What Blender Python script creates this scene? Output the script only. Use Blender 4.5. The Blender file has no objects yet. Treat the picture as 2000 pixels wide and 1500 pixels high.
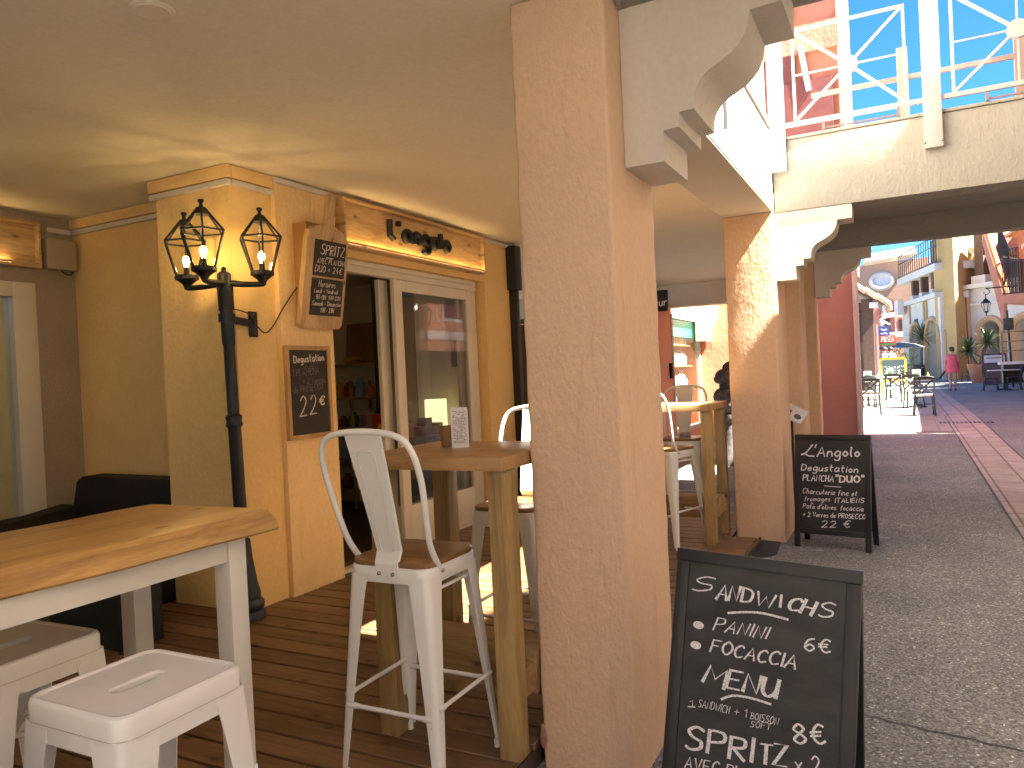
import bpy, bmesh, math, random
from mathutils import Vector, Matrix
random.seed(7)
D = bpy.data
scene = bpy.context.scene
COL = scene.collection
rad = math.radians

# ------------------------------------------------------------------ camera
F_PX = 1480.0                     # focal length in pixels of a 2000 px wide frame
YAW, PITCH, ROLL = rad(-27.2), rad(-0.5), rad(-2.7)
EYE = Vector((0.0, 0.0, 1.5))
cy, sy, cp, sp = math.cos(YAW), math.sin(YAW), math.cos(PITCH), math.sin(PITCH)
_f = Vector((sy*cp, cy*cp, sp)); _r = Vector((cy, -sy, 0)); _u = _r.cross(_f)
cr, sr = math.cos(ROLL), math.sin(ROLL)
RIGHT = _r*cr + _u*sr; UP = -_r*sr + _u*cr; FWD = _f
cam = D.cameras.new("camera"); cam_o = D.objects.new("camera", cam); COL.objects.link(cam_o)
cam.sensor_width = 36.0; cam.lens = 36.0*F_PX/2000.0; cam.clip_start = 0.05; cam.clip_end = 800
cam_o.matrix_world = Matrix(((RIGHT.x, UP.x, -FWD.x, EYE.x), (RIGHT.y, UP.y, -FWD.y, EYE.y), (RIGHT.z, UP.z, -FWD.z, EYE.z), (0, 0, 0, 1)))
scene.camera = cam_o

# ------------------------------------------------------------------ world, sun, exposure
SUN = Vector((1.0, -0.10, 1.36)).normalized()          # towards the sun
w = D.worlds.new("World"); scene.world = w; w.use_nodes = True
nt = w.node_tree; nt.nodes.clear()
sky = nt.nodes.new("ShaderNodeTexSky"); sky.sky_type = 'NISHITA'; sky.sun_disc = False
sky.sun_elevation = math.asin(SUN.z); sky.sun_rotation = math.atan2(SUN.x, SUN.y)
sky.air_density = 0.5; sky.dust_density = 0.0; sky.ozone_density = 8.0
bg = nt.nodes.new("ShaderNodeBackground"); bg.inputs[1].default_value = 0.05
ow = nt.nodes.new("ShaderNodeOutputWorld")
hs = nt.nodes.new('ShaderNodeHueSaturation'); hs.inputs['Saturation'].default_value = 1.15
nt.links.new(sky.outputs[0], hs.inputs['Color']); nt.links.new(hs.outputs[0], bg.inputs[0]); nt.links.new(bg.outputs[0], ow.inputs[0])
sun = D.lights.new("sun", 'SUN'); sun.energy = 5.0; sun.angle = rad(0.53); sun.color = (1.0, 0.93, 0.82)
sun_o = D.objects.new("sun", sun); COL.objects.link(sun_o)
sun_o.rotation_euler = (-SUN).to_track_quat('-Z', 'Y').to_euler(); sun_o.location = (20, -5, 30)
scene.view_settings.view_transform = 'Standard'; scene.view_settings.look = 'None'
scene.view_settings.exposure = 3.6; scene.view_settings.gamma = 1.0
scene.render.engine = 'CYCLES'
scene.cycles.max_bounces = 12; scene.cycles.diffuse_bounces = 7; scene.cycles.glossy_bounces = 4
scene.cycles.transparent_max_bounces = 16; scene.cycles.transmission_bounces = 6
scene.cycles.sample_clamp_indirect = 6.0; scene.cycles.use_denoising = True
scene.cycles.caustics_reflective = False; scene.cycles.caustics_refractive = False

# ------------------------------------------------------------------ survey: a sight line to a point on a known real plane
def ray(px, py): return FWD + RIGHT*((px-1000)/F_PX) - UP*((py-750)/F_PX)
def on_y(px, py, Y): d = ray(px, py); return EYE + d*(Y/d.y)
def on_x(px, py, X): d = ray(px, py); return EYE + d*(X/d.x)
def on_z(px, py, Z): d = ray(px, py); return EYE + d*((Z-1.5)/d.z)
def gz(y): return 0.18*min(1.0, max(0.0, (y-8.0)/12.0))-0.06*min(1.0, max(0.0, (5.0-y)/2.5))
def ground(px, py):
    p = on_z(px, py, 0.0)
    for _ in range(25): p = on_z(px, py, gz(p.y))
    return p
DECK = 0.05

# ------------------------------------------------------------------ materials
def new_mat(name):
    m = D.materials.new(name); m.use_nodes = True
    return m, m.node_tree, m.node_tree.nodes["Principled BSDF"]
def N(nt, t, **k):
    n = nt.nodes.new(t)
    for a, b in k.items(): setattr(n, a, b)
    return n
def ramp(nt, fac, stops):
    r = N(nt, "ShaderNodeValToRGB"); e = r.color_ramp.elements
    while len(e) < len(stops): e.new(0.5)
    for i, (p, c) in enumerate(stops): e[i].position = p; e[i].color = (*c, 1)
    nt.links.new(fac, r.inputs[0]); return r.outputs[0]
def coords(nt, scale=(1, 1, 1), rot=(0, 0, 0)):
    tc = N(nt, "ShaderNodeTexCoord"); mp = N(nt, "ShaderNodeMapping")
    mp.inputs["Scale"].default_value = scale; mp.inputs["Rotation"].default_value = rot
    nt.links.new(tc.outputs["Object"], mp.inputs["Vector"]); return mp.outputs[0]
def noise(nt, vec, scale, detail=4, rough=0.55):
    n = N(nt, "ShaderNodeTexNoise"); n.inputs["Scale"].default_value = scale
    n.inputs["Detail"].default_value = detail; n.inputs["Roughness"].default_value = rough
    nt.links.new(vec, n.inputs["Vector"]); return n.outputs["Fac"]
def bump(nt, b, height, strength, dist):
    bp = N(nt, "ShaderNodeBump"); bp.inputs["Strength"].default_value = strength; bp.inputs["Distance"].default_value = dist
    nt.links.new(height, bp.inputs["Height"]); nt.links.new(bp.outputs[0], b.inputs["Normal"])
def sc(c, k): return tuple(min(1, x*k) for x in c)
def plain(name, col, rough=0.5, metal=0.0, var=0.06, vs=6.0, bstr=0.0, bs=60, spec=0.5):
    m, nt, b = new_mat(name); v = coords(nt)
    c = ramp(nt, noise(nt, v, vs), [(0.3, sc(col, 1-var)), (0.7, sc(col, 1+var))])
    nt.links.new(c, b.inputs["Base Color"]); b.inputs["Roughness"].default_value = rough; b.inputs["Metallic"].default_value = metal
    b.inputs["Specular IOR Level"].default_value = spec
    if bstr: bump(nt, b, noise(nt, v, bs, 5), bstr, 0.004)
    return m
def stucco(name, col, scale=55, strength=0.55, dist=0.006, var=0.09, dirt=None, rough=0.9):
    m, nt, b = new_mat(name); v = coords(nt)
    c1 = ramp(nt, noise(nt, v, 1.3, 6, 0.65), [(0.28, sc(col, 1-var*1.3)), (0.5, col), (0.75, sc(col, 1+var))])
    fine = ramp(nt, noise(nt, v, 38, 4), [(0.3, (0.955, 0.95, 0.945)), (0.65, (1.02, 1.02, 1.02))])
    mx = N(nt, "ShaderNodeMix", data_type='RGBA', blend_type='MULTIPLY'); mx.inputs[0].default_value = 1.0
    nt.links.new(c1, mx.inputs[6]); nt.links.new(fine, mx.inputs[7])
    out = mx.outputs[2]
    if dirt:
        st = ramp(nt, noise(nt, coords(nt, (9, 9, 1.2)), 1.0, 7, 0.7), [(0.58, (0, 0, 0)), (0.74, (1, 1, 1))])
        m2 = N(nt, "ShaderNodeMix", data_type='RGBA'); m2.inputs[7].default_value = (*dirt, 1)
        ml = N(nt, "ShaderNodeMath", operation='MULTIPLY'); ml.inputs[1].default_value = 0.3
        nt.links.new(st, ml.inputs[0]); nt.links.new(ml.outputs[0], m2.inputs[0]); nt.links.new(out, m2.inputs[6]); out = m2.outputs[2]
    nt.links.new(out, b.inputs["Base Color"]); b.inputs["Roughness"].default_value = rough; b.inputs["Specular IOR Level"].default_value = 0.25
    vz = coords(nt, (1, 1, 0.55)); h1 = noise(nt, vz, scale, 5, 0.6); h2 = noise(nt, vz, scale*0.22, 3)
    ad = N(nt, "ShaderNodeMath", operation='MULTIPLY_ADD'); ad.inputs[1].default_value = 0.8
    nt.links.new(h2, ad.inputs[0]); nt.links.new(h1, ad.inputs[2])
    bump(nt, b, ad.outputs[0], strength, dist)
    return m
def wood(name, light, dark, axis='x', ring=9.0, rough=0.5, knots=True, island=False, streak=1.0, coat=0.0):
    m, nt, b = new_mat(name)
    s = {'x': (0.10, 1, 1), 'y': (1, 0.10, 1), 'z': (1, 1, 0.10)}[axis]
    v = coords(nt, s)
    if island:
        g = N(nt, "ShaderNodeNewGeometry"); av = N(nt, "ShaderNodeVectorMath", operation='ADD'); cb = N(nt, "ShaderNodeCombineXYZ")
        ml = N(nt, "ShaderNodeMath", operation='MULTIPLY'); ml.inputs[1].default_value = 37.0
        nt.links.new(g.outputs["Random Per Island"], ml.inputs[0])
        for i in range(3): nt.links.new(ml.outputs[0], cb.inputs[i])
        nt.links.new(v, av.inputs[0]); nt.links.new(cb.outputs[0], av.inputs[1]); v = av.outputs[0]
    wv = N(nt, "ShaderNodeTexNoise"); wv.inputs["Scale"].default_value = ring; wv.inputs["Detail"].default_value = 3; wv.inputs["Distortion"].default_value = 1.2
    nt.links.new(v, wv.inputs["Vector"])
    mu = N(nt, "ShaderNodeMath", operation='MULTIPLY'); mu.inputs[1].default_value = 7.0*streak
    fr = N(nt, "ShaderNodeMath", operation='PINGPONG'); fr.inputs[1].default_value = 1.0
    nt.links.new(wv.outputs["Fac"], mu.inputs[0]); nt.links.new(mu.outputs[0], fr.inputs[0])
    mid = tuple((a+c)/2 for a, c in zip(light, dark))
    c = ramp(nt, fr.outputs[0], [(0.0, light), (0.55, sc(light, 0.93)), (0.85, mid), (1.0, sc(mid, 0.92))])
    fib = ramp(nt, noise(nt, v, ring*14, 3), [(0.35, (0.86, 0.84, 0.82)), (0.65, (1.05, 1.05, 1.05))])
    mx = N(nt, "ShaderNodeMix", data_type='RGBA', blend_type='MULTIPLY'); mx.inputs[0].default_value = 1.0
    nt.links.new(c, mx.inputs[6]); nt.links.new(fib, mx.inputs[7]); out = mx.outputs[2]
    blot = ramp(nt, noise(nt, coords(nt, tuple(0.35 if q < 1 else 1.0 for q in s)), 3.5, 3), [(0.35, (0.82, 0.80, 0.78)), (0.65, (1.08, 1.08, 1.08))])
    mb_ = N(nt, "ShaderNodeMix", data_type='RGBA', blend_type='MULTIPLY'); mb_.inputs[0].default_value = 1.0
    nt.links.new(out, mb_.inputs[6]); nt.links.new(blot, mb_.inputs[7]); out = mb_.outputs[2]
    if knots:
        vo = N(nt, "ShaderNodeTexVoronoi", voronoi_dimensions='2D'); vo.inputs["Scale"].default_value = 4.2
        sx = N(nt, "ShaderNodeSeparateXYZ"); cx = N(nt, "ShaderNodeCombineXYZ"); nt.links.new(coords(nt, tuple(0.45 if q < 1 else 1.0 for q in s)), sx.inputs[0])
        pl = knots if isinstance(knots, str) else 'xy'
        for i, k in enumerate(pl): nt.links.new(sx.outputs['xyz'.index(k)], cx.inputs[i])
        nt.links.new(cx.outputs[0], vo.inputs["Vector"])
        kf = ramp(nt, vo.outputs["Distance"], [(0.02, (1, 1, 1)), (0.055, (0.35, 0.35, 0.35)), (0.09, (0, 0, 0))])
        mk = N(nt, "ShaderNodeMix", data_type='RGBA'); mk.inputs[7].default_value = (*sc(dark, 0.45), 1)
        nt.links.new(kf, mk.inputs[0]); nt.links.new(out, mk.inputs[6]); out = mk.outputs[2]
    if island:
        rr = ramp(nt, g.outputs["Random Per Island"], [(0.0, (0.72, 0.70, 0.68)), (1.0, (1.15, 1.12, 1.08))])
        mi = N(nt, "ShaderNodeMix", data_type='RGBA', blend_type='MULTIPLY'); mi.inputs[0].default_value = 1.0
        nt.links.new(out, mi.inputs[6]); nt.links.new(rr, mi.inputs[7]); out = mi.outputs[2]
    nt.links.new(out, b.inputs["Base Color"]); b.inputs["Roughness"].default_value = rough
    b.inputs["Coat Weight"].default_value = coat; b.inputs["Coat Roughness"].default_value = 0.25
    bump(nt, b, noise(nt, v, ring*10, 4), 0.25, 0.002)
    return m
def emit(name, col, strength):
    m, nt, b = new_mat(name); b.inputs["Base Color"].default_value = (*col, 1)
    b.inputs["Emission Color"].default_value = (*col, 1); b.inputs["Emission Strength"].default_value = strength
    return m
def glass(name, tint=(0.93, 0.95, 0.94), rough=0.01, base=0.04, gain=1.5):
    m, nt, b = new_mat(name); nt.nodes.remove(b)
    tr = N(nt, "ShaderNodeBsdfTransparent"); tr.inputs[0].default_value = (*tint, 1)
    gl = N(nt, "ShaderNodeBsdfGlossy"); gl.inputs["Roughness"].default_value = rough; gl.inputs[0].default_value = (1, 1, 1, 1)
    fr = N(nt, "ShaderNodeLayerWeight"); fr.inputs[0].default_value = 0.5
    pw = N(nt, "ShaderNodeMath", operation='POWER'); pw.inputs[1].default_value = 4.0; nt.links.new(fr.outputs["Facing"], pw.inputs[0])
    ad = N(nt, "ShaderNodeMath", operation='MULTIPLY_ADD'); ad.inputs[1].default_value = 0.7*gain; ad.inputs[2].default_value = base
    mx = N(nt, "ShaderNodeMixShader"); nt.links.new(pw.outputs[0], ad.inputs[0]); nt.links.new(ad.outputs[0], mx.inputs[0])
    nt.links.new(tr.outputs[0], mx.inputs[1]); nt.links.new(gl.outputs[0], mx.inputs[2])
    nt.links.new(mx.outputs[0], nt.nodes["Material Output"].inputs[0])
    return m
def chalkmat(name, col=(0.8, 0.8, 0.8), board=(0.02, 0.02, 0.022)):
    m, nt, b = new_mat(name)
    c = ramp(nt, noise(nt, coords(nt), 240, 3, 0.7), [(0.36, tuple(0.35*a+0.65*z for a, z in zip(col, board))), (0.5, col)])
    nt.links.new(c, b.inputs["Base Color"]); b.inputs["Roughness"].default_value = 0.9; b.inputs["Specular IOR Level"].default_value = 0.1
    return m
def asphalt(name, dark, light, scale=170, bs=0.9):
    m, nt, b = new_mat(name); v = coords(nt)
    vo = N(nt, "ShaderNodeTexVoronoi"); vo.inputs["Scale"].default_value = scale*0.62; nt.links.new(v, vo.inputs["Vector"])
    cc = ramp(nt, vo.outputs["Color"], [(0.15, dark), (0.55, sc(light, 0.75)), (0.82, light), (1.0, sc(light, 2.6))])
    big = ramp(nt, noise(nt, v, 0.8, 6, 0.65), [(0.3, (0.70, 0.70, 0.71)), (0.7, (1.18, 1.16, 1.13))])
    sp_ = ramp(nt, noise(nt, coords(nt, (1, 1, 1)), 26, 6, 0.8), [(0.3, (0.8, 0.8, 0.8)), (0.72, (1.12, 1.12, 1.12))])
    mx = N(nt, "ShaderNodeMix", data_type='RGBA', blend_type='MULTIPLY'); mx.inputs[0].default_value = 1.0
    nt.links.new(cc, mx.inputs[6]); nt.links.new(big, mx.inputs[7])
    m2 = N(nt, "ShaderNodeMix", data_type='RGBA', blend_type='MULTIPLY'); m2.inputs[0].default_value = 1.0
    nt.links.new(mx.outputs[2], m2.inputs[6]); nt.links.new(sp_, m2.inputs[7])
    # worn pale scuffs
    sf = ramp(nt, noise(nt, coords(nt, (1.2, 4.5, 1)), 1.7, 8, 0.75), [(0.66, (0, 0, 0)), (0.75, (1, 1, 1))])
    ml = N(nt, "ShaderNodeMath", operation='MULTIPLY'); ml.inputs[1].default_value = 0.35; nt.links.new(sf, ml.inputs[0])
    m3 = N(nt, "ShaderNodeMix", data_type='RGBA'); m3.inputs[7].default_value = (*sc(light, 1.7), 1)
    nt.links.new(ml.outputs[0], m3.inputs[0]); nt.links.new(m2.outputs[2], m3.inputs[6])
    nt.links.new(m3.outputs[2], b.inputs["Base Color"]); b.inputs["Roughness"].default_value = 0.88
    bump(nt, b, vo.outputs["Distance"], bs, 0.006)
    return m
def paving(name, c1, c2, mortar, scale, bw=0.5, rh=0.25, rot=0.0):
    m, nt, b = new_mat(name); v = coords(nt, (1, 1, 1), (0, 0, rot))
    br = N(nt, "ShaderNodeTexBrick"); br.inputs["Scale"].default_value = scale; br.inputs["Brick Width"].default_value = bw; br.inputs["Row Height"].default_value = rh
    br.inputs["Color1"].default_value = (*c1, 1); br.inputs["Color2"].default_value = (*c2, 1); br.inputs["Mortar"].default_value = (*mortar, 1)
    br.inputs["Mortar Size"].default_value = 0.012; br.offset = 0.0
    nt.links.new(v, br.inputs["Vector"])
    ns = ramp(nt, noise(nt, v, 5, 6), [(0.3, (0.82, 0.82, 0.82)), (0.7, (1.1, 1.1, 1.1))])
    mx = N(nt, "ShaderNodeMix", data_type='RGBA', blend_type='MULTIPLY'); mx.inputs[0].default_value = 1.0
    nt.links.new(br.outputs["Color"], mx.inputs[6]); nt.links.new(ns, mx.inputs[7])
    nt.links.new(mx.outputs[2], b.inputs["Base Color"]); b.inputs["Roughness"].default_value = 0.85
    bump(nt, b, noise(nt, v, 60, 4), 0.3, 0.004)
    return m

M = {}
M['ceiling'] = stucco('ceiling_paint', (0.84, 0.80, 0.66), 30, 0.10, 0.003, 0.03)
M['ochre'] = stucco('ochre_stucco', (0.88, 0.62, 0.27), 48, 0.7, 0.009, 0.07)
M['ochre2'] = stucco('rough_ochre_stucco', (0.92, 0.67, 0.33), 40, 1.0, 0.012, 0.07, dirt=(0.42, 0.27, 0.12))
M['greige'] = stucco('grey_beige_stucco', (0.42, 0.34, 0.24), 70, 0.9, 0.007)
M['peach'] = stucco('peach_stucco', (0.76, 0.535, 0.36), 62, 0.85, 0.008, 0.06, dirt=(0.36, 0.24, 0.16))
M['peach_rough'] = stucco('rough_peach_stucco', (0.76, 0.53, 0.345), 40, 0.8, 0.009, 0.06)
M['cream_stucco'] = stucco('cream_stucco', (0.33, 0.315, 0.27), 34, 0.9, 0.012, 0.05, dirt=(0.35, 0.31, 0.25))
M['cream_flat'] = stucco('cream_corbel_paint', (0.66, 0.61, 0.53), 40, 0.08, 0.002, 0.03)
M['white_wall'] = stucco('white_fascia_paint', (0.78, 0.76, 0.73), 30, 0.2, 0.004, 0.03)
M['red_st'] = stucco('brick_red_stucco', (0.44, 0.19, 0.14), 30, 0.6, 0.01)
M['orange_st'] = stucco('orange_stucco', (0.58, 0.28, 0.19), 26, 1.0, 0.02, 0.08)
M['gift_orange'] = stucco('gift_shop_orange', (0.74, 0.36, 0.22), 26, 0.8, 0.012, 0.06)
M['shop_white'] = stucco('shop_white', (0.74, 0.71, 0.64), 12, 0.2, 0.02)
M['warm_house'] = stucco('warm_cream_stucco', (0.86, 0.66, 0.45), 12, 0.2, 0.02)
M['terrace'] = stucco('terrace_salmon_stucco', (0.78, 0.62, 0.47), 20, 0.5, 0.01)
M['beige_st'] = stucco('beige_stucco', (0.74, 0.66, 0.54), 24, 0.8, 0.012)
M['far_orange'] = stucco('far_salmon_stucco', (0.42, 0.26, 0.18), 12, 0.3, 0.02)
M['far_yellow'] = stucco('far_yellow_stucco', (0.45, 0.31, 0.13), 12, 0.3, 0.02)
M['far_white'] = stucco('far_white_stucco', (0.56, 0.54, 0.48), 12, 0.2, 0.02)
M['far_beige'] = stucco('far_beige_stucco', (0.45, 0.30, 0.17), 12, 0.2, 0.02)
M['pine'] = wood('pine_boards', (0.66, 0.46, 0.22), (0.42, 0.25, 0.10), 'y', 7.0, 0.45, 'yz')
M['pine_z'] = wood('pine_board_upright', (0.62, 0.43, 0.22), (0.40, 0.24, 0.10), 'z', 7.0, 0.5, 'yz')
M['slab'] = wood('live_edge_slab', (0.60, 0.36, 0.12), (0.33, 0.16, 0.05), 'y', 9.0, 0.34, True, coat=0.12, streak=0.8)
M['bar_top'] = wood('bar_table_top', (0.50, 0.30, 0.13), (0.30, 0.16, 0.06), 'x', 8.0, 0.4, False, coat=0.1)
M['post_z'] = wood('treated_post', (0.42, 0.29, 0.12), (0.25, 0.155, 0.06), 'z', 9.0, 0.6, 'yz')
M['post_x'] = wood('treated_beam', (0.42, 0.28, 0.125), (0.25, 0.15, 0.06), 'x', 9.0, 0.6, 'xz')
M['seat_w'] = wood('stool_seat_wood', (0.32, 0.18, 0.075), (0.17, 0.085, 0.035), 'x', 10.0, 0.35, False, coat=0.2)
M['deck'] = wood('deck_planks', (0.235, 0.14, 0.07), (0.11, 0.058, 0.028), 'x', 8.0, 0.5, True, island=True)
M['frame_w'] = wood('board_frame_wood', (0.55, 0.34, 0.15), (0.36, 0.20, 0.08), 'z', 9.0, 0.5, False)
M['box_w'] = plain('brown_box_board', (0.36, 0.19, 0.07), 0.6)
def enamel(name, col):
    m, nt, b = new_mat(name); v = coords(nt)
    c = ramp(nt, noise(nt, v, 5, 5), [(0.3, sc(col, 0.975)), (0.7, sc(col, 1.015))])
    vo = N(nt, "ShaderNodeTexVoronoi"); vo.inputs["Scale"].default_value = 34; nt.links.new(v, vo.inputs["Vector"])
    gate = ramp(nt, noise(nt, v, 9, 3), [(0.66, (0, 0, 0)), (0.70, (1, 1, 1))]); sp_ = ramp(nt, vo.outputs["Distance"], [(0.07, (1, 1, 1)), (0.10, (0, 0, 0))])
    ml = N(nt, "ShaderNodeMath", operation='MULTIPLY'); nt.links.new(gate, ml.inputs[0]); nt.links.new(sp_, ml.inputs[1])
    mx = N(nt, "ShaderNodeMix", data_type='RGBA'); mx.inputs[7].default_value = (0.20, 0.14, 0.10, 1); nt.links.new(ml.outputs[0], mx.inputs[0]); nt.links.new(c, mx.inputs[6])
    nt.links.new(mx.outputs[2], b.inputs["Base Color"])
    r = ramp(nt, noise(nt, coords(nt, (1, 1, 0.3)), 22, 5), [(0.35, (0.17, 0.17, 0.17)), (0.7, (0.27, 0.27, 0.27))]); nt.links.new(r, b.inputs["Roughness"]); b.inputs["Specular IOR Level"].default_value = 0.6
    bump(nt, b, noise(nt, v, 8, 2), 0.08, 0.004); return m
def slate(name, dark, dust):
    m, nt, b = new_mat(name); v = coords(nt, (1.0, 1.0, 2.6), (0.0, 0.5, 0.0))
    c = ramp(nt, noise(nt, v, 3.2, 9, 0.72), [(0.40, dark), (0.62, tuple((a+d)/2 for a, d in zip(dark, dust))), (0.80, dust)])
    nt.links.new(c, b.inputs["Base Color"]); r = ramp(nt, noise(nt, v, 6, 6), [(0.3, (0.34, 0.34, 0.34)), (0.7, (0.6, 0.6, 0.6))]); nt.links.new(r, b.inputs["Roughness"]); return m
M['white_metal'] = enamel('white_enamel', (0.80, 0.80, 0.78))
M['white_paint'] = plain('white_wood_paint', (0.72, 0.70, 0.66), 0.4, 0, 0.04, 5, 0.1, 90)
M['cream_paint'] = plain('cream_door_paint', (0.74, 0.68, 0.55), 0.4, 0, 0.03)
M['rail_white'] = plain('white_rail_paint', (0.44, 0.42, 0.41), 0.4, 0, 0.04)
M['mould'] = plain('white_moulding', (0.70, 0.64, 0.56), 0.5, 0, 0.03)
M['black_metal'] = plain('black_cast_metal', (0.018, 0.019, 0.02), 0.42, 0.2, 0.15, 20, 0.1, 200)
M['lamp_pole'] = plain('anthracite_pole', (0.03, 0.034, 0.038), 0.45, 0.3, 0.15, 15)
M['black_paint'] = plain('black_board_frame', (0.016, 0.017, 0.02), 0.38, 0, 0.1)
M['chalkboard'] = slate('chalkboard', (0.014, 0.0145, 0.017), (0.050, 0.050, 0.052))
M['chalkboard2'] = plain('slate_brown_board', (0.028, 0.022, 0.017), 0.6, 0, 0.15, 3)
M['chalk'] = chalkmat('chalk', (0.85, 0.85, 0.86))
M['chalk_warm'] = chalkmat('chalk_warm', (0.75, 0.70, 0.62), (0.028, 0.022, 0.017))
M['chalk_dim'] = chalkmat('chalk_rubbed', (0.20, 0.18, 0.155), (0.028, 0.022, 0.017))
M['letters'] = plain('black_letters', (0.012, 0.012, 0.013), 0.6, 0, 0.1)
M['sofa'] = plain('dark_brown_rattan', (0.020, 0.011, 0.007), 0.7, 0, 0.3, 40, 0.5, 120)
M['planter'] = plain('dark_green_grey_box', (0.016, 0.017, 0.012), 0.7)
M['glass'] = glass('window_glass', (0.93, 0.94, 0.92), 0.012, 0.05, 1.0)
M['lamp_glass'] = glass('lantern_glass', (0.97, 0.97, 0.95), 0.02, 0.03)
M['display_glass'] = glass('display_glass', (0.9, 0.93, 0.92), 0.02, 0.04, 0.45)
M['bulb'] = emit('lamp_filament_glow', (1.0, 0.66, 0.25), 15)
M['led_dim'] = emit('led_strip_dim', (1.0, 0.70, 0.26), 0.25)
M['led'] = emit('led_strip', (1.0, 0.72, 0.30), 3.0)
M['shade'] = emit('lit_paper_shade', (1.0, 0.80, 0.42), 0.2)
M['steel'] = plain('steel_bolt', (0.35, 0.34, 0.33), 0.25, 1.0)
M['rubber'] = plain('dark_grey_rubber', (0.035, 0.037, 0.040), 0.75, 0, 0.2, 8, 0.3, 90)
M['chip'] = plain('bare_plaster', (0.40, 0.20, 0.14), 0.9, 0, 0.2, 40)
M['paper'] = plain('menu_paper', (0.78, 0.76, 0.78), 0.6, 0, 0.02)
M['ink'] = plain('menu_ink', (0.10, 0.10, 0.12), 0.7)
M['cup'] = plain('brown_card_cup', (0.25, 0.15, 0.07), 0.7)
M['beige_box'] = plain('beige_plastic', (0.42, 0.34, 0.23), 0.45, 0, 0.03)
M['shop_wall'] = plain('shop_inner_wall', (0.76, 0.70, 0.54), 0.8)
M['shop_dark'] = plain('shop_dark_panel', (0.06, 0.045, 0.03), 0.6)
M['shelf'] = wood('shelf_wood', (0.46, 0.32, 0.15), (0.32, 0.2, 0.09), 'y', 8, 0.5, False)
M['red'] = plain('red_card', (0.50, 0.02, 0.015), 0.5)
M['yellow_em'] = plain('yellow_print', (0.75, 0.45, 0.04), 0.5)
M['asphalt'] = asphalt('asphalt', (0.132, 0.134, 0.124), (0.35, 0.352, 0.325))
M['brick_strip'] = paving('terracotta_paving', (0.40, 0.325, 0.27), (0.46, 0.38, 0.32), (0.20, 0.15, 0.12), 1.0, 0.30, 0.6)
M['pale_pave'] = paving('pale_paving', (0.40, 0.36, 0.30), (0.37, 0.33, 0.27), (0.3, 0.26, 0.21), 1.0, 0.6, 0.6)
M['grate'] = plain('grate_metal', (0.06, 0.06, 0.065), 0.5, 0.6)
M['terracotta'] = plain('terracotta', (0.50, 0.20, 0.10), 0.75, 0, 0.1, 5)
M['tile'] = plain('roof_tile', (0.56, 0.42, 0.28), 0.85, 0, 0.25, 3)
M['tile_red'] = plain('red_roof_tile', (0.60, 0.20, 0.07), 0.8, 0, 0.2, 4)
M['maroon'] = plain('maroon_panel', (0.20, 0.065, 0.06), 0.6, 0, 0.15, 3)
M['brown_wood'] = plain('dark_brown_timber', (0.085, 0.05, 0.035), 0.7, 0, 0.2, 10)
M['mauve'] = plain('shaded_rail_mauve', (0.24, 0.18, 0.165), 0.5)  # rear railing's shade is put into this dark colour
M['leaf'] = plain('yucca_leaf', (0.07, 0.11, 0.035), 0.5, 0, 0.35, 9)
M['trunk'] = plain('palm_trunk', (0.22, 0.16, 0.10), 0.9, 0, 0.25, 30, 0.6, 40)
M['chair_dk'] = plain('dark_grey_chair', (0.014, 0.017, 0.019), 0.45, 0, 0.15)
M['chair_seat'] = plain('chair_seat_pale', (0.45, 0.42, 0.38), 0.5)
M['table_white'] = plain('white_table_top', (0.75, 0.72, 0.66), 0.4)
M['napkin'] = plain('yellow_napkin', (0.72, 0.60, 0.08), 0.8)
M['easel'] = plain('orange_easel_wood', (0.70, 0.36, 0.05), 0.5)
M['pink'] = plain('pink_tunic', (0.60, 0.10, 0.15), 0.85, 0, 0.08, 8, 0.3, 30)
M['skin'] = plain('skin', (0.46, 0.26, 0.18), 0.55, 0, 0.05)
M['hair'] = plain('dark_brown_hair', (0.05, 0.028, 0.02), 0.6)
M['shoe'] = plain('dark_shoe', (0.03, 0.035, 0.06), 0.6)
M['stone_dark'] = plain('dark_grey_stone', (0.10, 0.085, 0.085), 0.9, 0, 0.5, 22, 1.0, 40)
M['teal'] = emit('teal_shop_light', (0.05, 0.60, 0.42), 0.045)
M['blue_sign'] = plain('blue_sign', (0.05, 0.10, 0.32), 0.5)
M['red_sign'] = plain('red_sign', (0.45, 0.04, 0.03), 0.5)
M['dark_glass'] = plain('dark_window_glass', (0.03, 0.035, 0.035), 0.08, 0, 0.1)
M['door_leaf'] = plain('tan_door', (0.42, 0.28, 0.20), 0.6)
M['shirt_w'] = plain('white_shirt', (0.7, 0.66, 0.62), 0.8); M['shirt_b'] = plain('blue_shirt', (0.12, 0.17, 0.32), 0.8)
M['bags'] = [plain('pack_%s' % n, c, 0.35) for n, c in (('maroon', (0.22, 0.03, 0.02)), ('cream', (0.6, 0.52, 0.4)), ('green', (0.06, 0.18, 0.05)), ('gold', (0.55, 0.33, 0.06)), ('dark', (0.03, 0.02, 0.02)), ('lilac', (0.42, 0.28, 0.36)), ('orange', (0.6, 0.22, 0.05)), ('white', (0.7, 0.68, 0.62)), ('sky', (0.30, 0.42, 0.60)))]

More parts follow.
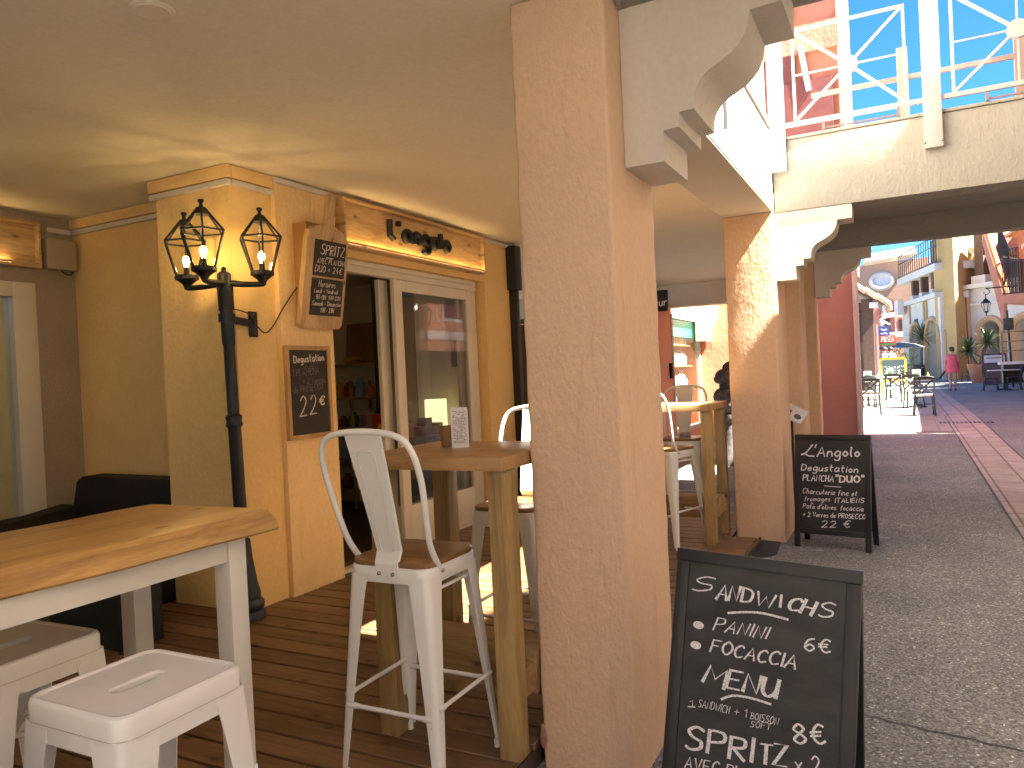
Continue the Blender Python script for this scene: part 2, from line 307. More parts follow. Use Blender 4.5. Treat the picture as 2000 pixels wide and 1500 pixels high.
# ------------------------------------------------------------------ mesh helpers
class MB:
    def __init__(s, xf=None): s.bm = bmesh.new(); s.xf = xf
    def _t(s, vs):
        if s.xf is not None:
            for v in vs: v.co = s.xf @ v.co
    def box(s, x0, x1, y0, y1, z0, z1, bev=0.0, seg=2):
        b = bmesh.new(); bmesh.ops.create_cube(b, size=1)
        for v in b.verts: v.co = Vector(((x0+x1)/2+v.co.x*(x1-x0), (y0+y1)/2+v.co.y*(y1-y0), (z0+z1)/2+v.co.z*(z1-z0)))
        if bev: bmesh.ops.bevel(b, geom=b.edges[:], offset=bev, segments=seg, affect='EDGES', profile=0.6)
        s.merge(b); return s
    def merge(s, b, m=None):
        mp = {}; nv = []
        for v in b.verts:
            c = v.co.copy()
            if m is not None: c = m @ c
            mp[v] = s.bm.verts.new(c); nv.append(mp[v])
        for f in b.faces:
            try: s.bm.faces.new([mp[v] for v in f.verts])
            except ValueError: pass
        s._t(nv); b.free()
    def rbox(s, c, size, rot=(0, 0, 0), bev=0.0):
        b = bmesh.new(); bmesh.ops.create_cube(b, size=1)
        for v in b.verts: v.co = Vector((v.co.x*size[0], v.co.y*size[1], v.co.z*size[2]))
        if bev: bmesh.ops.bevel(b, geom=b.edges[:], offset=bev, segments=2, affect='EDGES', profile=0.6)
        from mathutils import Euler
        s.merge(b, Matrix.Translation(Vector(c)) @ Euler(rot).to_matrix().to_4x4()); return s
    def bar(s, a, b, wx, wy=None, up=(0, 0, 1), bev=0.0):      # rectangular bar from a to b
        a = Vector(a); b = Vector(b); d = b-a; L = d.length; d.normalize()
        u = Vector(up)
        if abs(d.dot(u)) > 0.98: u = Vector((0, 1, 0))
        x = d.cross(u).normalized(); y = x.cross(d)
        m = Matrix(((x.x, y.x, d.x, (a.x+b.x)/2), (x.y, y.y, d.y, (a.y+b.y)/2), (x.z, y.z, d.z, (a.z+b.z)/2), (0, 0, 0, 1)))
        q = bmesh.new(); bmesh.ops.create_cube(q, size=1)
        for v in q.verts: v.co = Vector((v.co.x*wx, v.co.y*(wy or wx), v.co.z*L))
        if bev: bmesh.ops.bevel(q, geom=q.edges[:], offset=bev, segments=2, affect='EDGES', profile=0.6)
        s.merge(q, m); return s
    def tube(s, pts, r, n=10, cap=True):
        pts = [Vector(p) for p in pts]; k = len(pts)
        rr = r if isinstance(r, (list, tuple)) else [r]*k
        rings = []; prev = None
        for i, p in enumerate(pts):
            t = (pts[min(i+1, k-1)]-pts[max(i-1, 0)]).normalized()
            if prev is None:
                u = Vector((0, 0, 1)) if abs(t.z) < 0.9 else Vector((1, 0, 0))
                x = t.cross(u).normalized()
            else: x = (prev - t*prev.dot(t)).normalized()
            prev = x; y = t.cross(x)
            rings.append([s.bm.verts.new(p+(x*math.cos(2*math.pi*j/n)+y*math.sin(2*math.pi*j/n))*rr[i]) for j in range(n)])
        for a, b in zip(rings, rings[1:]):
            for j in range(n): s.bm.faces.new((a[j], a[(j+1) % n], b[(j+1) % n], b[j]))
        if cap: s.bm.faces.new(rings[0][::-1]); s.bm.faces.new(rings[-1])
        s._t([v for q in rings for v in q]); return s
    def lathe(s, prof, c=(0, 0, 0), n=20, a0=0.0):
        c = Vector(c); rings = []
        for r, z in prof: rings.append([s.bm.verts.new(c+Vector((r*math.cos(a0+2*math.pi*j/n), r*math.sin(a0+2*math.pi*j/n), z))) for j in range(n)])
        for a, b in zip(rings, rings[1:]):
            for j in range(n): s.bm.faces.new((a[j], a[(j+1) % n], b[(j+1) % n], b[j]))
        s.bm.faces.new(rings[0][::-1]); s.bm.faces.new(rings[-1])
        s._t([v for q in rings for v in q]); return s
    def prism(s, poly, fn, d0, d1):        # poly of (a,b); fn(a,b,d) -> point
        A = [s.bm.verts.new(fn(a, b, d0)) for a, b in poly]; B = [s.bm.verts.new(fn(a, b, d1)) for a, b in poly]
        n = len(poly)
        f1 = s.bm.faces.new(A[::-1]); f2 = s.bm.faces.new(B); f1.normal_update(); f2.normal_update()
        for i in range(n): s.bm.faces.new((A[i], A[(i+1) % n], B[(i+1) % n], B[i]))
        if n > 4: bmesh.ops.triangulate(s.bm, faces=[f1, f2], ngon_method='EAR_CLIP')
        s._t(A+B); return s
    def quad(s, *p):
        v = [s.bm.verts.new(Vector(q)) for q in p]; s.bm.faces.new(v); s._t(v); return s
    def ball(s, c, r, sub=2, sq=(1, 1, 1)):
        b = bmesh.new(); bmesh.ops.create_icosphere(b, subdivisions=sub, radius=1)
        for v in b.verts: v.co = Vector(c)+Vector((v.co.x*r*sq[0], v.co.y*r*sq[1], v.co.z*r*sq[2]))
        s.merge(b); return s
    def build(s, name, mat, parent=None, smooth=40, world=True):
        bmesh.ops.recalc_face_normals(s.bm, faces=s.bm.faces[:])
        me = D.meshes.new(name)
        if parent is not None and world:
            p = parent; off = Vector((0, 0, 0))
            while p is not None: off += p.location; p = p.parent
            for v in s.bm.verts: v.co -= off
        s.bm.to_mesh(me); s.bm.free()
        me.materials.append(mat)
        for p in me.polygons: p.use_smooth = True
        me.set_sharp_from_angle(angle=rad(smooth))
        o = D.objects.new(name, me); COL.objects.link(o)
        if parent is not None: o.parent = parent
        return o
def tag(o, label, cat, group=None):
    o["label"] = label; o["category"] = cat
    if group: o["group"] = group
    return o
def thing(name, label, cat, loc=(0, 0, 0), rz=0.0, group=None):
    o = D.objects.new(name, None); COL.objects.link(o); o.location = loc; o.rotation_euler = (0, 0, rz); o.empty_display_size = 0.1
    return tag(o, label, cat, group)
def structure(o): o["kind"] = "structure"; return o
def copy_tree(o, parent=None):
    c = o.copy(); COL.objects.link(c); c.parent = parent
    for ch in list(o.children): copy_tree(ch, c)
    return c
def arc(cx, cz, r, a0, a1, n): return [(cx+r*math.cos(a0+(a1-a0)*i/n), cz+r*math.sin(a0+(a1-a0)*i/n)) for i in range(n+1)]
def smoothline(pts, sub=6):
    pts = [Vector(p) for p in pts]
    if len(pts) < 3: return pts
    out = []
    for i in range(len(pts)-1):
        p0 = pts[max(i-1, 0)]; p1 = pts[i]; p2 = pts[i+1]; p3 = pts[min(i+2, len(pts)-1)]
        for k in range(sub):
            t = k/sub
            out.append(0.5*((2*p1)+(p2-p0)*t+(2*p0-5*p1+4*p2-p3)*t*t+(3*p1-p0-3*p2+p3)*t**3))
    out.append(pts[-1]); return out

# ------------------------------------------------------------------ handwriting (single-stroke letters, cap height 1)
G = {
'A': "0,0 .35,1 .62,0;.12,.36 .52,.36", 'B': "0,0 0,1 .4,.9 .4,.6 .05,.53 .48,.4 .45,.1 0,0", 'C': "!.55,.85 .35,1 .08,.75 .05,.3 .25,0 .58,.12",
'D': "0,0 0,1 !;!0,1 .45,.85 .55,.5 .42,.12 0,0", 'E': "0,0 0,1 .5,1;0,.52 .42,.52;0,0 .52,0", 'F': "0,0 0,1 .55,1;0,.55 .42,.55",
'G': "!.55,.85 .3,1 .05,.6 .2,.02 .55,.1 .55,.45 .35,.45", 'H': "0,0 0,1;.5,0 .5,1;0,.5 .5,.5", 'I': "0.05,0 .05,1", 'L': "0,1 0,0 .5,0",
'M': "0,0 .1,1 .4,.35 .7,1 .8,0", 'N': "0,0 .03,1 .52,0 .55,1", 'O': "!.3,1 .05,.7 .05,.3 .3,0 .57,.3 .57,.7 .3,1", 'P': "0,0 0,1;!0,1 .45,.95 .48,.6 .02,.48",
'R': "0,0 0,1;!0,1 .45,.95 .45,.6 .02,.5;.1,.5 .52,0", 'S': "!.55,.88 .3,1 .06,.8 .2,.55 .48,.4 .48,.12 .2,0 0,.1", 'T': "0,1 .6,1;.3,1 .3,0",
'U': "!0,1 .02,.3 .25,0 .5,.3 .52,1;.52,1 .55,0", 'V': "0,1 .28,0 .56,1", 'W': "0,1 .18,0 .4,.75 .6,0 .8,1", 'Z': "0,1 .55,1 0,0 .6,0",
'a': "!.42,.5 .2,.58 .02,.3 .15,0 .4,.2 .43,.52;.43,.55 .46,0", 'c': "!.4,.5 .2,.58 .02,.28 .18,0 .42,.1", 'd': "!.42,.4 .2,.58 .02,.28 .18,0 .42,.25;.44,1 .44,0",
'e': "!.03,.3 .4,.34 .28,.58 .04,.38 .1,.05 .42,.08", 'f': "!.4,.95 .2,.95 .16,.5 .14,-.1;0,.55 .35,.55", 'g': "!.42,.5 .2,.58 .02,.3 .18,.02 .42,.25;!.43,.55 .42,-.25 .2,-.4 .02,-.3",
'h': "0,1 0,0;!0,.35 .2,.58 .38,.4 .4,0", 'i': "0.04,.55 .05,0;.05,.78 .06,.82", 'l': "!0.05,1 .04,.2 .14,0", 'm': "0,.55 0,0;!0,.35 .16,.56 .28,.35 .28,0;!.28,.35 .44,.56 .56,.35 .57,0",
'n': "0,.55 0,0;!0,.35 .2,.57 .38,.35 .4,0", 'o': "!.2,.56 .02,.3 .2,0 .4,.28 .2,.56", 'r': "0,.55 .02,0;!.02,.35 .15,.55 .32,.52", 's': "!.34,.5 .12,.56 .06,.38 .32,.22 .26,.02 0,.05",
't': "!.14,.95 .12,.2 .3,.02;0,.6 .34,.62", 'u': "!0,.55 .03,.1 .22,0 .38,.25 .4,.55;.4,.55 .43,0", 'v': "0,.55 .2,0 .4,.56", 'x': "0,.55 .4,0;.4,.55 0,0", 'z': "0,.55 .38,.55 0,0 .4,0", 'p': "0,.55 0,-.4;!0,.4 .22,.58 .4,.3 .22,0 .02,.1",
'0': "!.27,1 .04,.7 .04,.3 .27,0 .5,.3 .5,.7 .27,1", '1': "0,.75 .22,1 .22,0", '2': "!.02,.78 .25,1 .48,.75 .3,.35 0,0;0,0 .55,.03", '3': "!.02,.9 .3,1 .42,.75 .18,.55 .48,.35 .35,.02 0,.08",
'4': "0.35,1 0,.35 .55,.35;.38,.6 .38,0", '6': "!.5,.95 .2,.8 .03,.3 .25,0 .5,.25 .3,.5 .06,.3", '7': "0,1 .5,1 .2,0", '8': "!.28,.52 .05,.75 .27,1 .48,.75 .28,.52 .03,.22 .27,0 .52,.22 .28,.52",
'9': "!.46,.75 .25,.5 .04,.75 .25,1 .46,.8 .4,0", '€': "!.6,.88 .38,1 .16,.7 .15,.3 .36,0 .62,.12;0,.6 .48,.62;0,.4 .45,.42", '+': "0,.4 .5,.4;.25,.68 .25,.12", '-': "0,.4 .35,.4", '=': "0,.5 .4,.5;0,.28 .4,.28",
"'": ".1,1.05 .03,.75", '"': ".05,1.05 .03,.8;.2,1.05 .18,.8", '.': ".03,0 .07,.03", ',': ".08,.05 .02,-.15", '>': "0,.35 .45,.35;.3,.5 .46,.35 .3,.2", '*': "!.15,.5 .02,.35 .15,.2 .3,.35 .15,.5", 'j': "0,0 0,0",
'&': "!.55,.88 .66,1 .52,.72 .25,.2 0,.02;!0,.02 .2,.14 .45,-.04 .78,-.06",
'^': "0,.7 .15,.92 .3,.7"}
def glyph_strokes(ch):
    out = []
    for part in G[ch].split(';'):
        part = part.strip(); smooth = part.startswith('!'); part = part.replace('!', ' ')
        pts = [tuple(float(q) for q in t.split(',')) for t in part.split()]
        if len(pts) < 2: continue
        v = [Vector((a, b, 0)) for a, b in pts]
        out.append(smoothline(v, 5) if smooth else v)
    return out
def line_strokes(text, gap=0.22, jit=0.03, slant=0.12, rnd=random):
    x = 0; out = []; slant = slant if len(text) > 1 else slant*0.6
    for ch in text:
        if ch == ' ': x += 0.42; continue
        k = 1+rnd.uniform(-jit, jit)*2; dy = rnd.uniform(-jit, jit); mx = 0
        for st in glyph_strokes(ch):
            out.append([Vector((x+p.x*k+p.y*slant, p.y*k+dy, 0)) for p in st]); mx = max(mx, max(p.x for p in st)*k)
        x += mx+gap
    return out, x-gap
def ribbon(mb, pts, fn, wv, wh, off):
    # flat stroke; pts in (u,v); chisel nib: width wv across upright strokes, wh across flat ones
    n = len(pts); L = []; R = []
    for i, p in enumerate(pts):
        t = (pts[min(i+1, n-1)]-pts[max(i-1, 0)]); t = t.normalized() if t.length > 1e-9 else Vector((1, 0, 0))
        nn = Vector((-t.y, t.x, 0)); wd = 0.5*(wh+(wv-wh)*abs(t.y))
        q = p.copy()
        if i == 0: q -= t*wd*0.4
        if i == n-1: q += t*wd*0.4
        L.append(mb.bm.verts.new(fn(q.x+nn.x*wd, q.y+nn.y*wd, off))); R.append(mb.bm.verts.new(fn(q.x-nn.x*wd, q.y-nn.y*wd, off)))
    for i in range(n-1): mb.bm.faces.new((L[i], L[i+1], R[i+1], R[i]))
WLAYER = [0]
def write(mb, text, fn, p0, p1, h, wv=0.10, wh=0.06, off=0.0015, gap=0.22, slant=0.12, jit=0.03):
    """text from board point p0 to p1 (u,v), cap height h."""
    st, wd = line_strokes(text, gap, jit, slant); p0 = Vector((*p0, 0)); p1 = Vector((*p1, 0)); d = p1-p0; L = d.length; d.normalize()
    e = Vector((-d.y, d.x, 0)); kx = L/wd if wd > 0.2 else h
    for s in st:
        WLAYER[0] = (WLAYER[0]+1) % 40
        ribbon(mb, [p0+d*(p.x*kx)+e*(p.y*h) for p in s], fn, wv*h, wh*h, off+WLAYER[0]*0.00003)

# ================================================================== SETTING: ground, deck, paving
mb = MB(); ys = [-14, -4, 0, 2.5, 3.75, 5, 6.5, 8, 10, 12, 14, 16, 18, 20, 26, 40, 70, 220]; xs = [-220, -40, -12, -4, 0, 4, 12, 40, 220]
gv = [[mb.bm.verts.new((x, y, gz(y))) for x in xs] for y in ys]
for a, b in zip(gv, gv[1:]):
    for i in range(len(xs)-1): mb.bm.faces.new((a[i], a[i+1], b[i+1], b[i]))
structure(mb.build("ground", M['asphalt']))
def sheet(name, mat, x0, x1, ylist, dz):
    mb = MB(); A = [(mb.bm.verts.new((x0, y, gz(y)+dz)), mb.bm.verts.new((x1, y, gz(y)+dz))) for y in ylist]
    for a, b in zip(A, A[1:]): mb.bm.faces.new((a[0], a[1], b[1], b[0]))
    return structure(mb.build(name, mat))
YL = [-13, 0, 2.5, 5, 8, 12, 16, 20]
sheet("paving_strip", M['brick_strip'], 0.84, 1.42, YL+[48], 0.004)
sheet("pale_paving", M['pale_pave'], -0.93, 0.835, [16.2, 18, 20, 34], 0.004)
mb = MB()
for i in range(13): x = 0.66+i*0.075; mb.box(x, x+0.035, 17.7, 18.05, gz(17.9)+0.006, gz(17.9)+0.014)
structure(mb.build("drain_grate", M['grate']))

# tar seam, chalky scuffs and the joint beside the paving strip
def blot(mb, c, rx, ry, rot, seed, z):
    rr = random.Random(seed); vs = []
    for k in range(14):
        a = 2*math.pi*k/14; r = rr.uniform(0.55, 1.1); x = rx*r*math.cos(a); y = ry*r*math.sin(a)
        vs.append(mb.bm.verts.new((c[0]+x*math.cos(rot)-y*math.sin(rot), c[1]+x*math.sin(rot)+y*math.cos(rot), z)))
    f = mb.bm.faces.new(vs)
mb = MB(); A = on_z(1690, 1405, -0.05); B = on_z(2000, 1475, -0.05); pts = [A+(B-A)*(k/24)+Vector((random.uniform(-.008, .008), random.uniform(-.012, .012), 0)) for k in range(-6, 40)]
ribbon(mb, [Vector((p.x, p.y, 0)) for p in pts], lambda u, v, o: Vector((u, v, gz(v)+0.003)), 0.011, 0.012, 0)
for sx in (0.826, 1.434): ribbon(mb, [Vector((sx+random.uniform(-.004, .004), y*0.5-10, 0)) for y in range(0, 60)], lambda u, v, o: Vector((u, v, gz(v)+0.006)), 0.016, 0.016, 0)
structure(mb.build("asphalt_seam", plain('tar', (0.085, 0.082, 0.075), 0.8, 0, 0.3, 12)))
mb = MB()
for k, (px, py, rx, ry) in enumerate(((1722, 1050, .07, .02), (1712, 1046, .05, .012), (1768, 1026, .06, .02), (1757, 1030, .05, .012), (1815, 1001, .07, .014), (1836, 1002, .04, .01), (1785, 1105, .03, .012), (1850, 1132, .022, .01), (1700, 1052, .05, .01), (1600, 1075, .06, .012))):
    p = on_z(px, py, 0); blot(mb, p, rx, ry, random.uniform(-.5, .3), k, gz(p.y)+0.0025)
structure(mb.build("scuff_marks", plain('chalky_scuff', (0.46, 0.45, 0.42), 0.9, 0, 0.3, 60)))

# wooden deck: loose planks running from the shop wall to the street
deck = thing("wooden_deck", "low deck of reddish brown planks under the bar tables", "deck", (-3, 3, 0))
mb = MB(); y = -1.6
while y < 7.6:
    w_ = 0.138; x1 = -1.345 if y < 3.28 or y > 6.56 else -1.13
    seams = [-6.02] + ([random.uniform(-4.6, -2.2)] if random.random() < 0.5 else []) + [x1+random.uniform(-0.006, 0.006)]
    for a, b in zip(seams, seams[1:]):
        mb.box(a+0.002, b-0.002, y, y+w_, 0.022, DECK+random.uniform(-0.0012, 0.0012), 0.003, 1)
    y += w_+0.014
mb.build("planking", M['deck'], deck)
mb = MB()
for x in (-5.6, -4.6, -3.6, -2.6, -1.6): mb.box(x, x+0.06, -1.5, 7.5, -0.055, 0.021)
mb.box(-1.36, -1.347, -1.5, 3.25, -0.055, 0.02); mb.build("joist", M['brown_wood'], deck)
mb = MB(); mb.box(-1.128, -1.112, 3.26, 6.66, 0.0, 0.046, 0.002); mb.build("edge_board", M['deck'], deck)

# ================================================================== ARCADE BUILDING (left): corner shop block, ceiling, beam
ZC = 2.965
arc_b = thing("arcade_building", "ochre shop block under the arcade with a cream ceiling", "building", (-4, 4, 0))
mb = MB(); mb.box(-9.5, -0.93, -1.8, 13.28, ZC, ZC+0.30); mb.build("ceiling", M['ceiling'], arc_b)
# ochre block of the shop, open at the door
mb = MB(); mb.box(-4.53, -3.83, 3.57, 3.93, 0, ZC-0.003); mb.build("pilaster", M['ochre'], arc_b)
mb = MB(); mb.box(-9.0, -4.532, 3.95, 4.10, 0, ZC-0.003); mb.build("recess_wall", M['ochre'], arc_b)
mb = MB(); mb.box(-4.10, -3.79, 3.932, 4.47, 0, ZC-0.004); mb.build("wall", M['ochre2'], arc_b)
mb = MB(); mb.box(-4.10, -3.79, 6.86, 7.50, 0, ZC-0.004); mb.build("wall", M['ochre'], arc_b)
mb = MB(); mb.box(-4.10, -3.79, 4.472, 6.858, 2.50, ZC-0.004); mb.build("lintel", M['ochre'], arc_b)
mb = MB(); mb.box(-9.0, -3.79, 7.502, 7.62, 0, ZC-0.004); mb.build("side_wall", M['ochre'], arc_b)
# white picture moulding and the ochre band above it
for q in ((-4.555, -3.805, 3.535, 3.568, 2.832, 2.868), (-3.828, -3.797, 3.57, 3.928, 2.832, 2.868), (-6.04, -4.535, 3.915, 3.948, 2.835, 2.872), (-3.788, -3.762, 3.93, 4.53, 2.915, 2.952), (-3.788, -3.762, 6.74, 7.50, 2.915, 2.952), (-6.04, -6.012, 3.72, 3.912, 2.835, 2.872)):
    mb = MB(); mb.box(*q, 0.004); mb.build("moulding", M['mould'], arc_b)
for q in ((-4.56, -3.80, 3.53, 3.566, 2.876, ZC-0.006), (-3.826, -3.794, 3.568, 3.926, 2.876, ZC-0.006), (-6.03, -4.54, 3.91, 3.946, 2.880, ZC-0.006)):
    mb = MB(); mb.box(*q, 0.003); mb.build("cornice_band", M['ochre'], arc_b)
# ceiling blanking plate
p = on_z(298, 20, ZC); mb = MB(); mb.lathe([(0.075, -0.006), (0.082, -0.003), (0.082, 0.004)], (p.x, p.y, ZC), 28); mb.lathe([(0.064, -0.009), (0.066, -0.0055)], (p.x, p.y, ZC), 28)
mb.build("blanking_plate", M['ceiling'], arc_b)
# beam along the street, its white fascia and the storey above
mb = MB(); mb.box(-1.32, -0.912, 3.24, 13.28, 2.79, ZC-0.002); mb.build("beam", M['cream_flat'], arc_b)
for a, b in ((3.26, 6.70), (9.9, 13.28)):
    mb = MB(); mb.box(-1.30, -0.905, a, b, 2.802, 3.46); mb.build("fascia", M['white_wall'], arc_b)
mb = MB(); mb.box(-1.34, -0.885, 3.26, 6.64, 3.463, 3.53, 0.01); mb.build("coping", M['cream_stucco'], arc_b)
mb = MB(); mb.box(-9.4, -1.42, -1.7, 10.2, ZC+0.302, 8.5); mb.build("upper_wall", M['beige_st'], arc_b)
mb = MB(); mb.tube([(-0.893, 4.75, 3.45), (-0.893, 4.75, 2.95)], 0.012, 8); mb.build("spout", M['grate'], arc_b)
# cross beam deeper in the arcade
mb = MB(); mb.box(-9.0, -1.36, 12.9, 13.25, 2.58, ZC-0.003); mb.build("cross_beam", M['cream_flat'], arc_b)

# door of the shop: left half slid open, right half glazed
door = thing("sliding_door", "cream framed glass shop door with its left half slid open", "door", (-3.9, 5.6, 0.02))
mb = MB()
mb.box(-3.93, -3.875, 4.474, 4.55, 0.05, 2.40, 0.004); mb.box(-3.93, -3.875, 6.70, 6.80, 0.05, 2.40, 0.004)
mb.box(-3.94, -3.865, 4.474, 6.80, 2.402, 2.497, 0.004); mb.box(-3.94, -3.86, 4.474, 6.80, 0.0, 0.075, 0.004)
mb.box(-3.86, -3.835, 4.474, 6.70, 2.455, 2.495, 0.003)
mb.build("frame", M['cream_paint'], door)
leaf = MB(); leaf.box(-3.905, -3.865, 5.375, 5.495, 0.078, 2.398, 0.005); leaf.box(-3.905, -3.865, 6.60, 6.697, 0.078, 2.398, 0.005)
leaf.box(-3.903, -3.867, 5.497, 6.598, 0.078, 0.42, 0.005); leaf.box(-3.903, -3.867, 5.497, 6.598, 2.30, 2.398, 0.005)
lf = leaf.build("door_leaf", M['cream_paint'], door)
mb = MB(); mb.box(-3.890, -3.884, 5.496, 6.599, 0.421, 2.299); mb.build("pane", M['glass'], lf)
mb = MB(); mb.box(-3.918, -3.906, 5.37, 5.41, 1.02, 1.22, 0.003); mb.build("handle", M['steel'], lf)
mb = MB(); mb.box(-4.02, -3.98, 5.31, 5.44, 0.078, 2.398, 0.004); mb.box(-4.02, -3.98, 5.44, 6.62, 0.078, 0.40, 0.004); mb.box(-4.02, -3.98, 6.62, 6.70, 0.078, 2.398, 0.004)
l2 = mb.build("door_leaf", M['cream_paint'], door)
mb = MB(); mb.box(-4.003, -3.997, 5.445, 6.615, 0.405, 2.39); mb.build("pane", M['glass'], l2)

# inside of the shop
room = thing("shop_interior", "dim cream room seen through the open shop door", "room", (-6, 5.7, 0))
mb = MB(); mb.box(-7.6, -4.102, 4.102, 7.50, 0.02, DECK+0.005); mb.build("floor", M['brown_wood'], room)
mb = MB(); mb.box(-7.7, -7.6, 4.102, 7.50, 0.06, 2.7); mb.box(-7.6, -4.11, 7.40, 7.498, 0.06, 2.7); mb.box(-7.6, -4.11, 4.104, 4.20, 0.06, 2.7); mb.build("wall", M['shop_wall'], room)
mb = MB(); mb.box(-7.7, -4.105, 4.103, 7.498, 2.702, 2.76); mb.build("ceiling", M['shop_wall'], room)
mb = MB(); mb.box(-5.14, -5.04, 6.72, 7.39, 0.06, 2.69); mb.build("partition", M['shop_dark'], room)

# wooden shelf unit with goods, against the far side wall of the room
sh = thing("shelf_unit", "pale wooden shelf rack stocked with packets behind the open door", "shelf", (-5.8, 7.0, DECK))
SX0, SX1, SY0, SY1 = -6.40, -5.16, 6.98, 7.36
mb = MB()
for x in (SX0, -5.72, SX1-0.03):
    for yy in (SY0, SY1-0.03): mb.box(x, x+0.03, yy, yy+0.03, 0.058, 1.55)
mb.build("upright", M['shelf'], sh)
for z in (0.25, 0.62, 0.98, 1.33):
    mb = MB(); mb.box(SX0+0.001, SX1-0.001, SY0-0.005, SY1+0.004, z, z+0.022); mb.build("shelf_board", M['shelf'], sh)
def packet(mb, x, y, z, w_, d_, h_):
    mb.box(x-w_/2, x+w_/2, y-d_/2, y+d_/2, z, z+h_*0.8, min(w_, d_)*0.25)
    mb.rbox((x, y, z+h_*0.86), (w_*0.8, 0.012, h_*0.28), (0.1, 0, 0))
for lvl, z in enumerate((0.272, 0.642, 1.002, 1.352)):
    x = SX0+0.10
    while x < SX1-0.08:
        w_ = random.uniform(0.08, 0.13); h_ = random.uniform(0.13, 0.24); mb = MB(); packet(mb, x, SY0+0.12, z, w_, 0.08, h_)
        o = mb.build("packet", random.choice(M['bags']))
        lv = ("bottom shelf", "second shelf", "third shelf", "top shelf")[lvl]
        tag(o, "small food packet standing in the row on the %s of the rack" % lv, "packet", "packets on the %s of the shop rack" % lv)
        x += w_+random.uniform(0.02, 0.05)
mb = MB(); mb.box(-6.45, -5.16, 7.20, 7.38, 1.72, 1.75); mb.build("wall_shelf", M['shelf'], room)
brd = thing("serving_board", "large brown wooden board leaning above the shop rack", "board", (-5.72, 7.3, 1.752))
mb = MB(); mb.rbox((-5.72, 7.31, 2.0), (0.55, 0.025, 0.48), (-0.12, 0, 0), 0.005); mb.build("panel", M['box_w'], brd)
mb = MB(); mb.lathe([(0.09, 0), (0.13, 0.04), (0.11, 0.07), (0.03, 0.085)], (-5.85, 7.24, 1.752), 20); o = mb.build("bread_loaf", M['bags'][3]); tag(o, "round brown loaf on the shelf in front of the serving board", "bread")
rb = thing("red_box", "bright red gift bag with yellow print beside the rack", "gift bag", (-4.4, 6.6, 0.95))
ct = thing("shop_counter", "dark low counter behind the door glass", "counter", (-4.5, 6.5, DECK))
mb = MB(); mb.box(-4.80, -4.25, 6.15, 6.90, 0.058, 0.92, 0.006); mb.build("body", M['shop_dark'], ct)
mb = MB(); mb.box(-4.83, -4.22, 6.13, 6.92, 0.921, 0.95, 0.004); mb.build("top", M['brown_wood'], ct)
mb = MB(); mb.box(-4.81, -4.62, 6.20, 6.30, 0.951, 1.19, 0.004); mb.build("bag", M['red'], rb)
mb = MB(); mb.rbox((-4.617, 6.25, 1.05), (0.003, 0.07, 0.09), (0.5, 0, 0)); mb.rbox((-4.70, 6.197, 1.05), (0.08, 0.003, 0.07), (0, 0.4, 0)); mb.build("print", M['yellow_em'], rb)
for i, (x, yy, w_, h_, k, lab) in enumerate(((-4.46, 6.30, 0.10, 0.13, 5, "lilac carton on the dark shop counter"), (-4.42, 6.46, 0.13, 0.09, 0, "maroon carton on the dark shop counter"), (-4.46, 6.63, 0.12, 0.17, 4, "dark carton on the dark shop counter"), (-4.42, 6.79, 0.09, 0.11, 1, "cream carton on the dark shop counter"))):
    mb = MB(); mb.box(x-0.06, x+0.06, yy-w_/2, yy+w_/2, 0.951, 0.951+h_, 0.004); mb.box(x-0.055, x+0.062, yy-w_/2+0.012, yy+w_/2-0.012, 0.951+h_*0.25, 0.951+h_*0.7)
    tag(mb.build("carton", M['bags'][k]), lab, "carton")
tl = thing("paper_lamp", "lit square paper lamp glowing behind the door glass", "lamp", (-4.6, 7.08, 0.058))
mb = MB(); mb.box(-4.69, -4.51, 6.99, 7.17, 0.70, 1.30, 0.01); mb.build("shade", M['shade'], tl)
mb = MB(); mb.box(-4.67, -4.53, 7.01, 7.15, 0.058, 0.699); mb.build("base", M['shop_dark'], tl)
wf = thing("picture_frame", "dark framed picture on the room wall behind the door glass", "picture", (-5.5, 7.38, 1.7))
mb = MB(); mb.box(-4.55, -4.25, 7.37, 7.396, 1.65, 1.95, 0.003); mb.build("frame", M['shop_dark'], wf)

# ------------------------------------------------------------------ sign box with the shop's name
sb = thing("sign_box", "knotty pine sign box with black raised letters over the shop door", "sign", (-3.75, 5.64, 2.56))
mb = MB(); mb.box(-3.789, -3.742, 4.57, 6.71, 2.585, 2.912); mb.build("back_board", M['pine'], sb)
mb = MB(); mb.box(-3.789, -3.695, 4.55, 4.568, 2.556, 2.934, 0.002); mb.box(-3.789, -3.695, 6.712, 6.73, 2.556, 2.934, 0.002)
mb.box(-3.789, -3.697, 4.569, 6.711, 2.557, 2.578, 0.002); mb.box(-3.789, -3.697, 4.569, 6.711, 2.914, 2.933, 0.002); mb.build("rim", M['pine'], sb)
mb = MB(); mb.box(-3.703, -3.696, 4.569, 6.711, 2.579, 2.595, 0.001); mb.build("front_lip", M['pine'], sb)
mb = MB(); mb.box(-3.716, -3.706, 4.58, 6.70, 2.579, 2.583); mb.build("light_strip", M['led'], sb)
LB = {'l': "0,1 0,.15 .22,0", "'": ".08,1 .05,.78", 'a': "!.42,.5 .2,.6 .02,.3 .2,0 .42,.25;.43,.6 .43,0", 'n': "0,.6 0,0;!0,.4 .2,.6 .4,.42 .4,0", 'g': "!.42,.45 .2,.6 .02,.32 .2,.05 .42,.3;!.43,.6 .43,-.2 .22,-.4 .02,-.3", 'o': "!.2,.6 .0,.3 .2,0 .4,.3 .2,.6", 'i': "0,.95 .03,.05"}
x = 5.16; mb = MB()
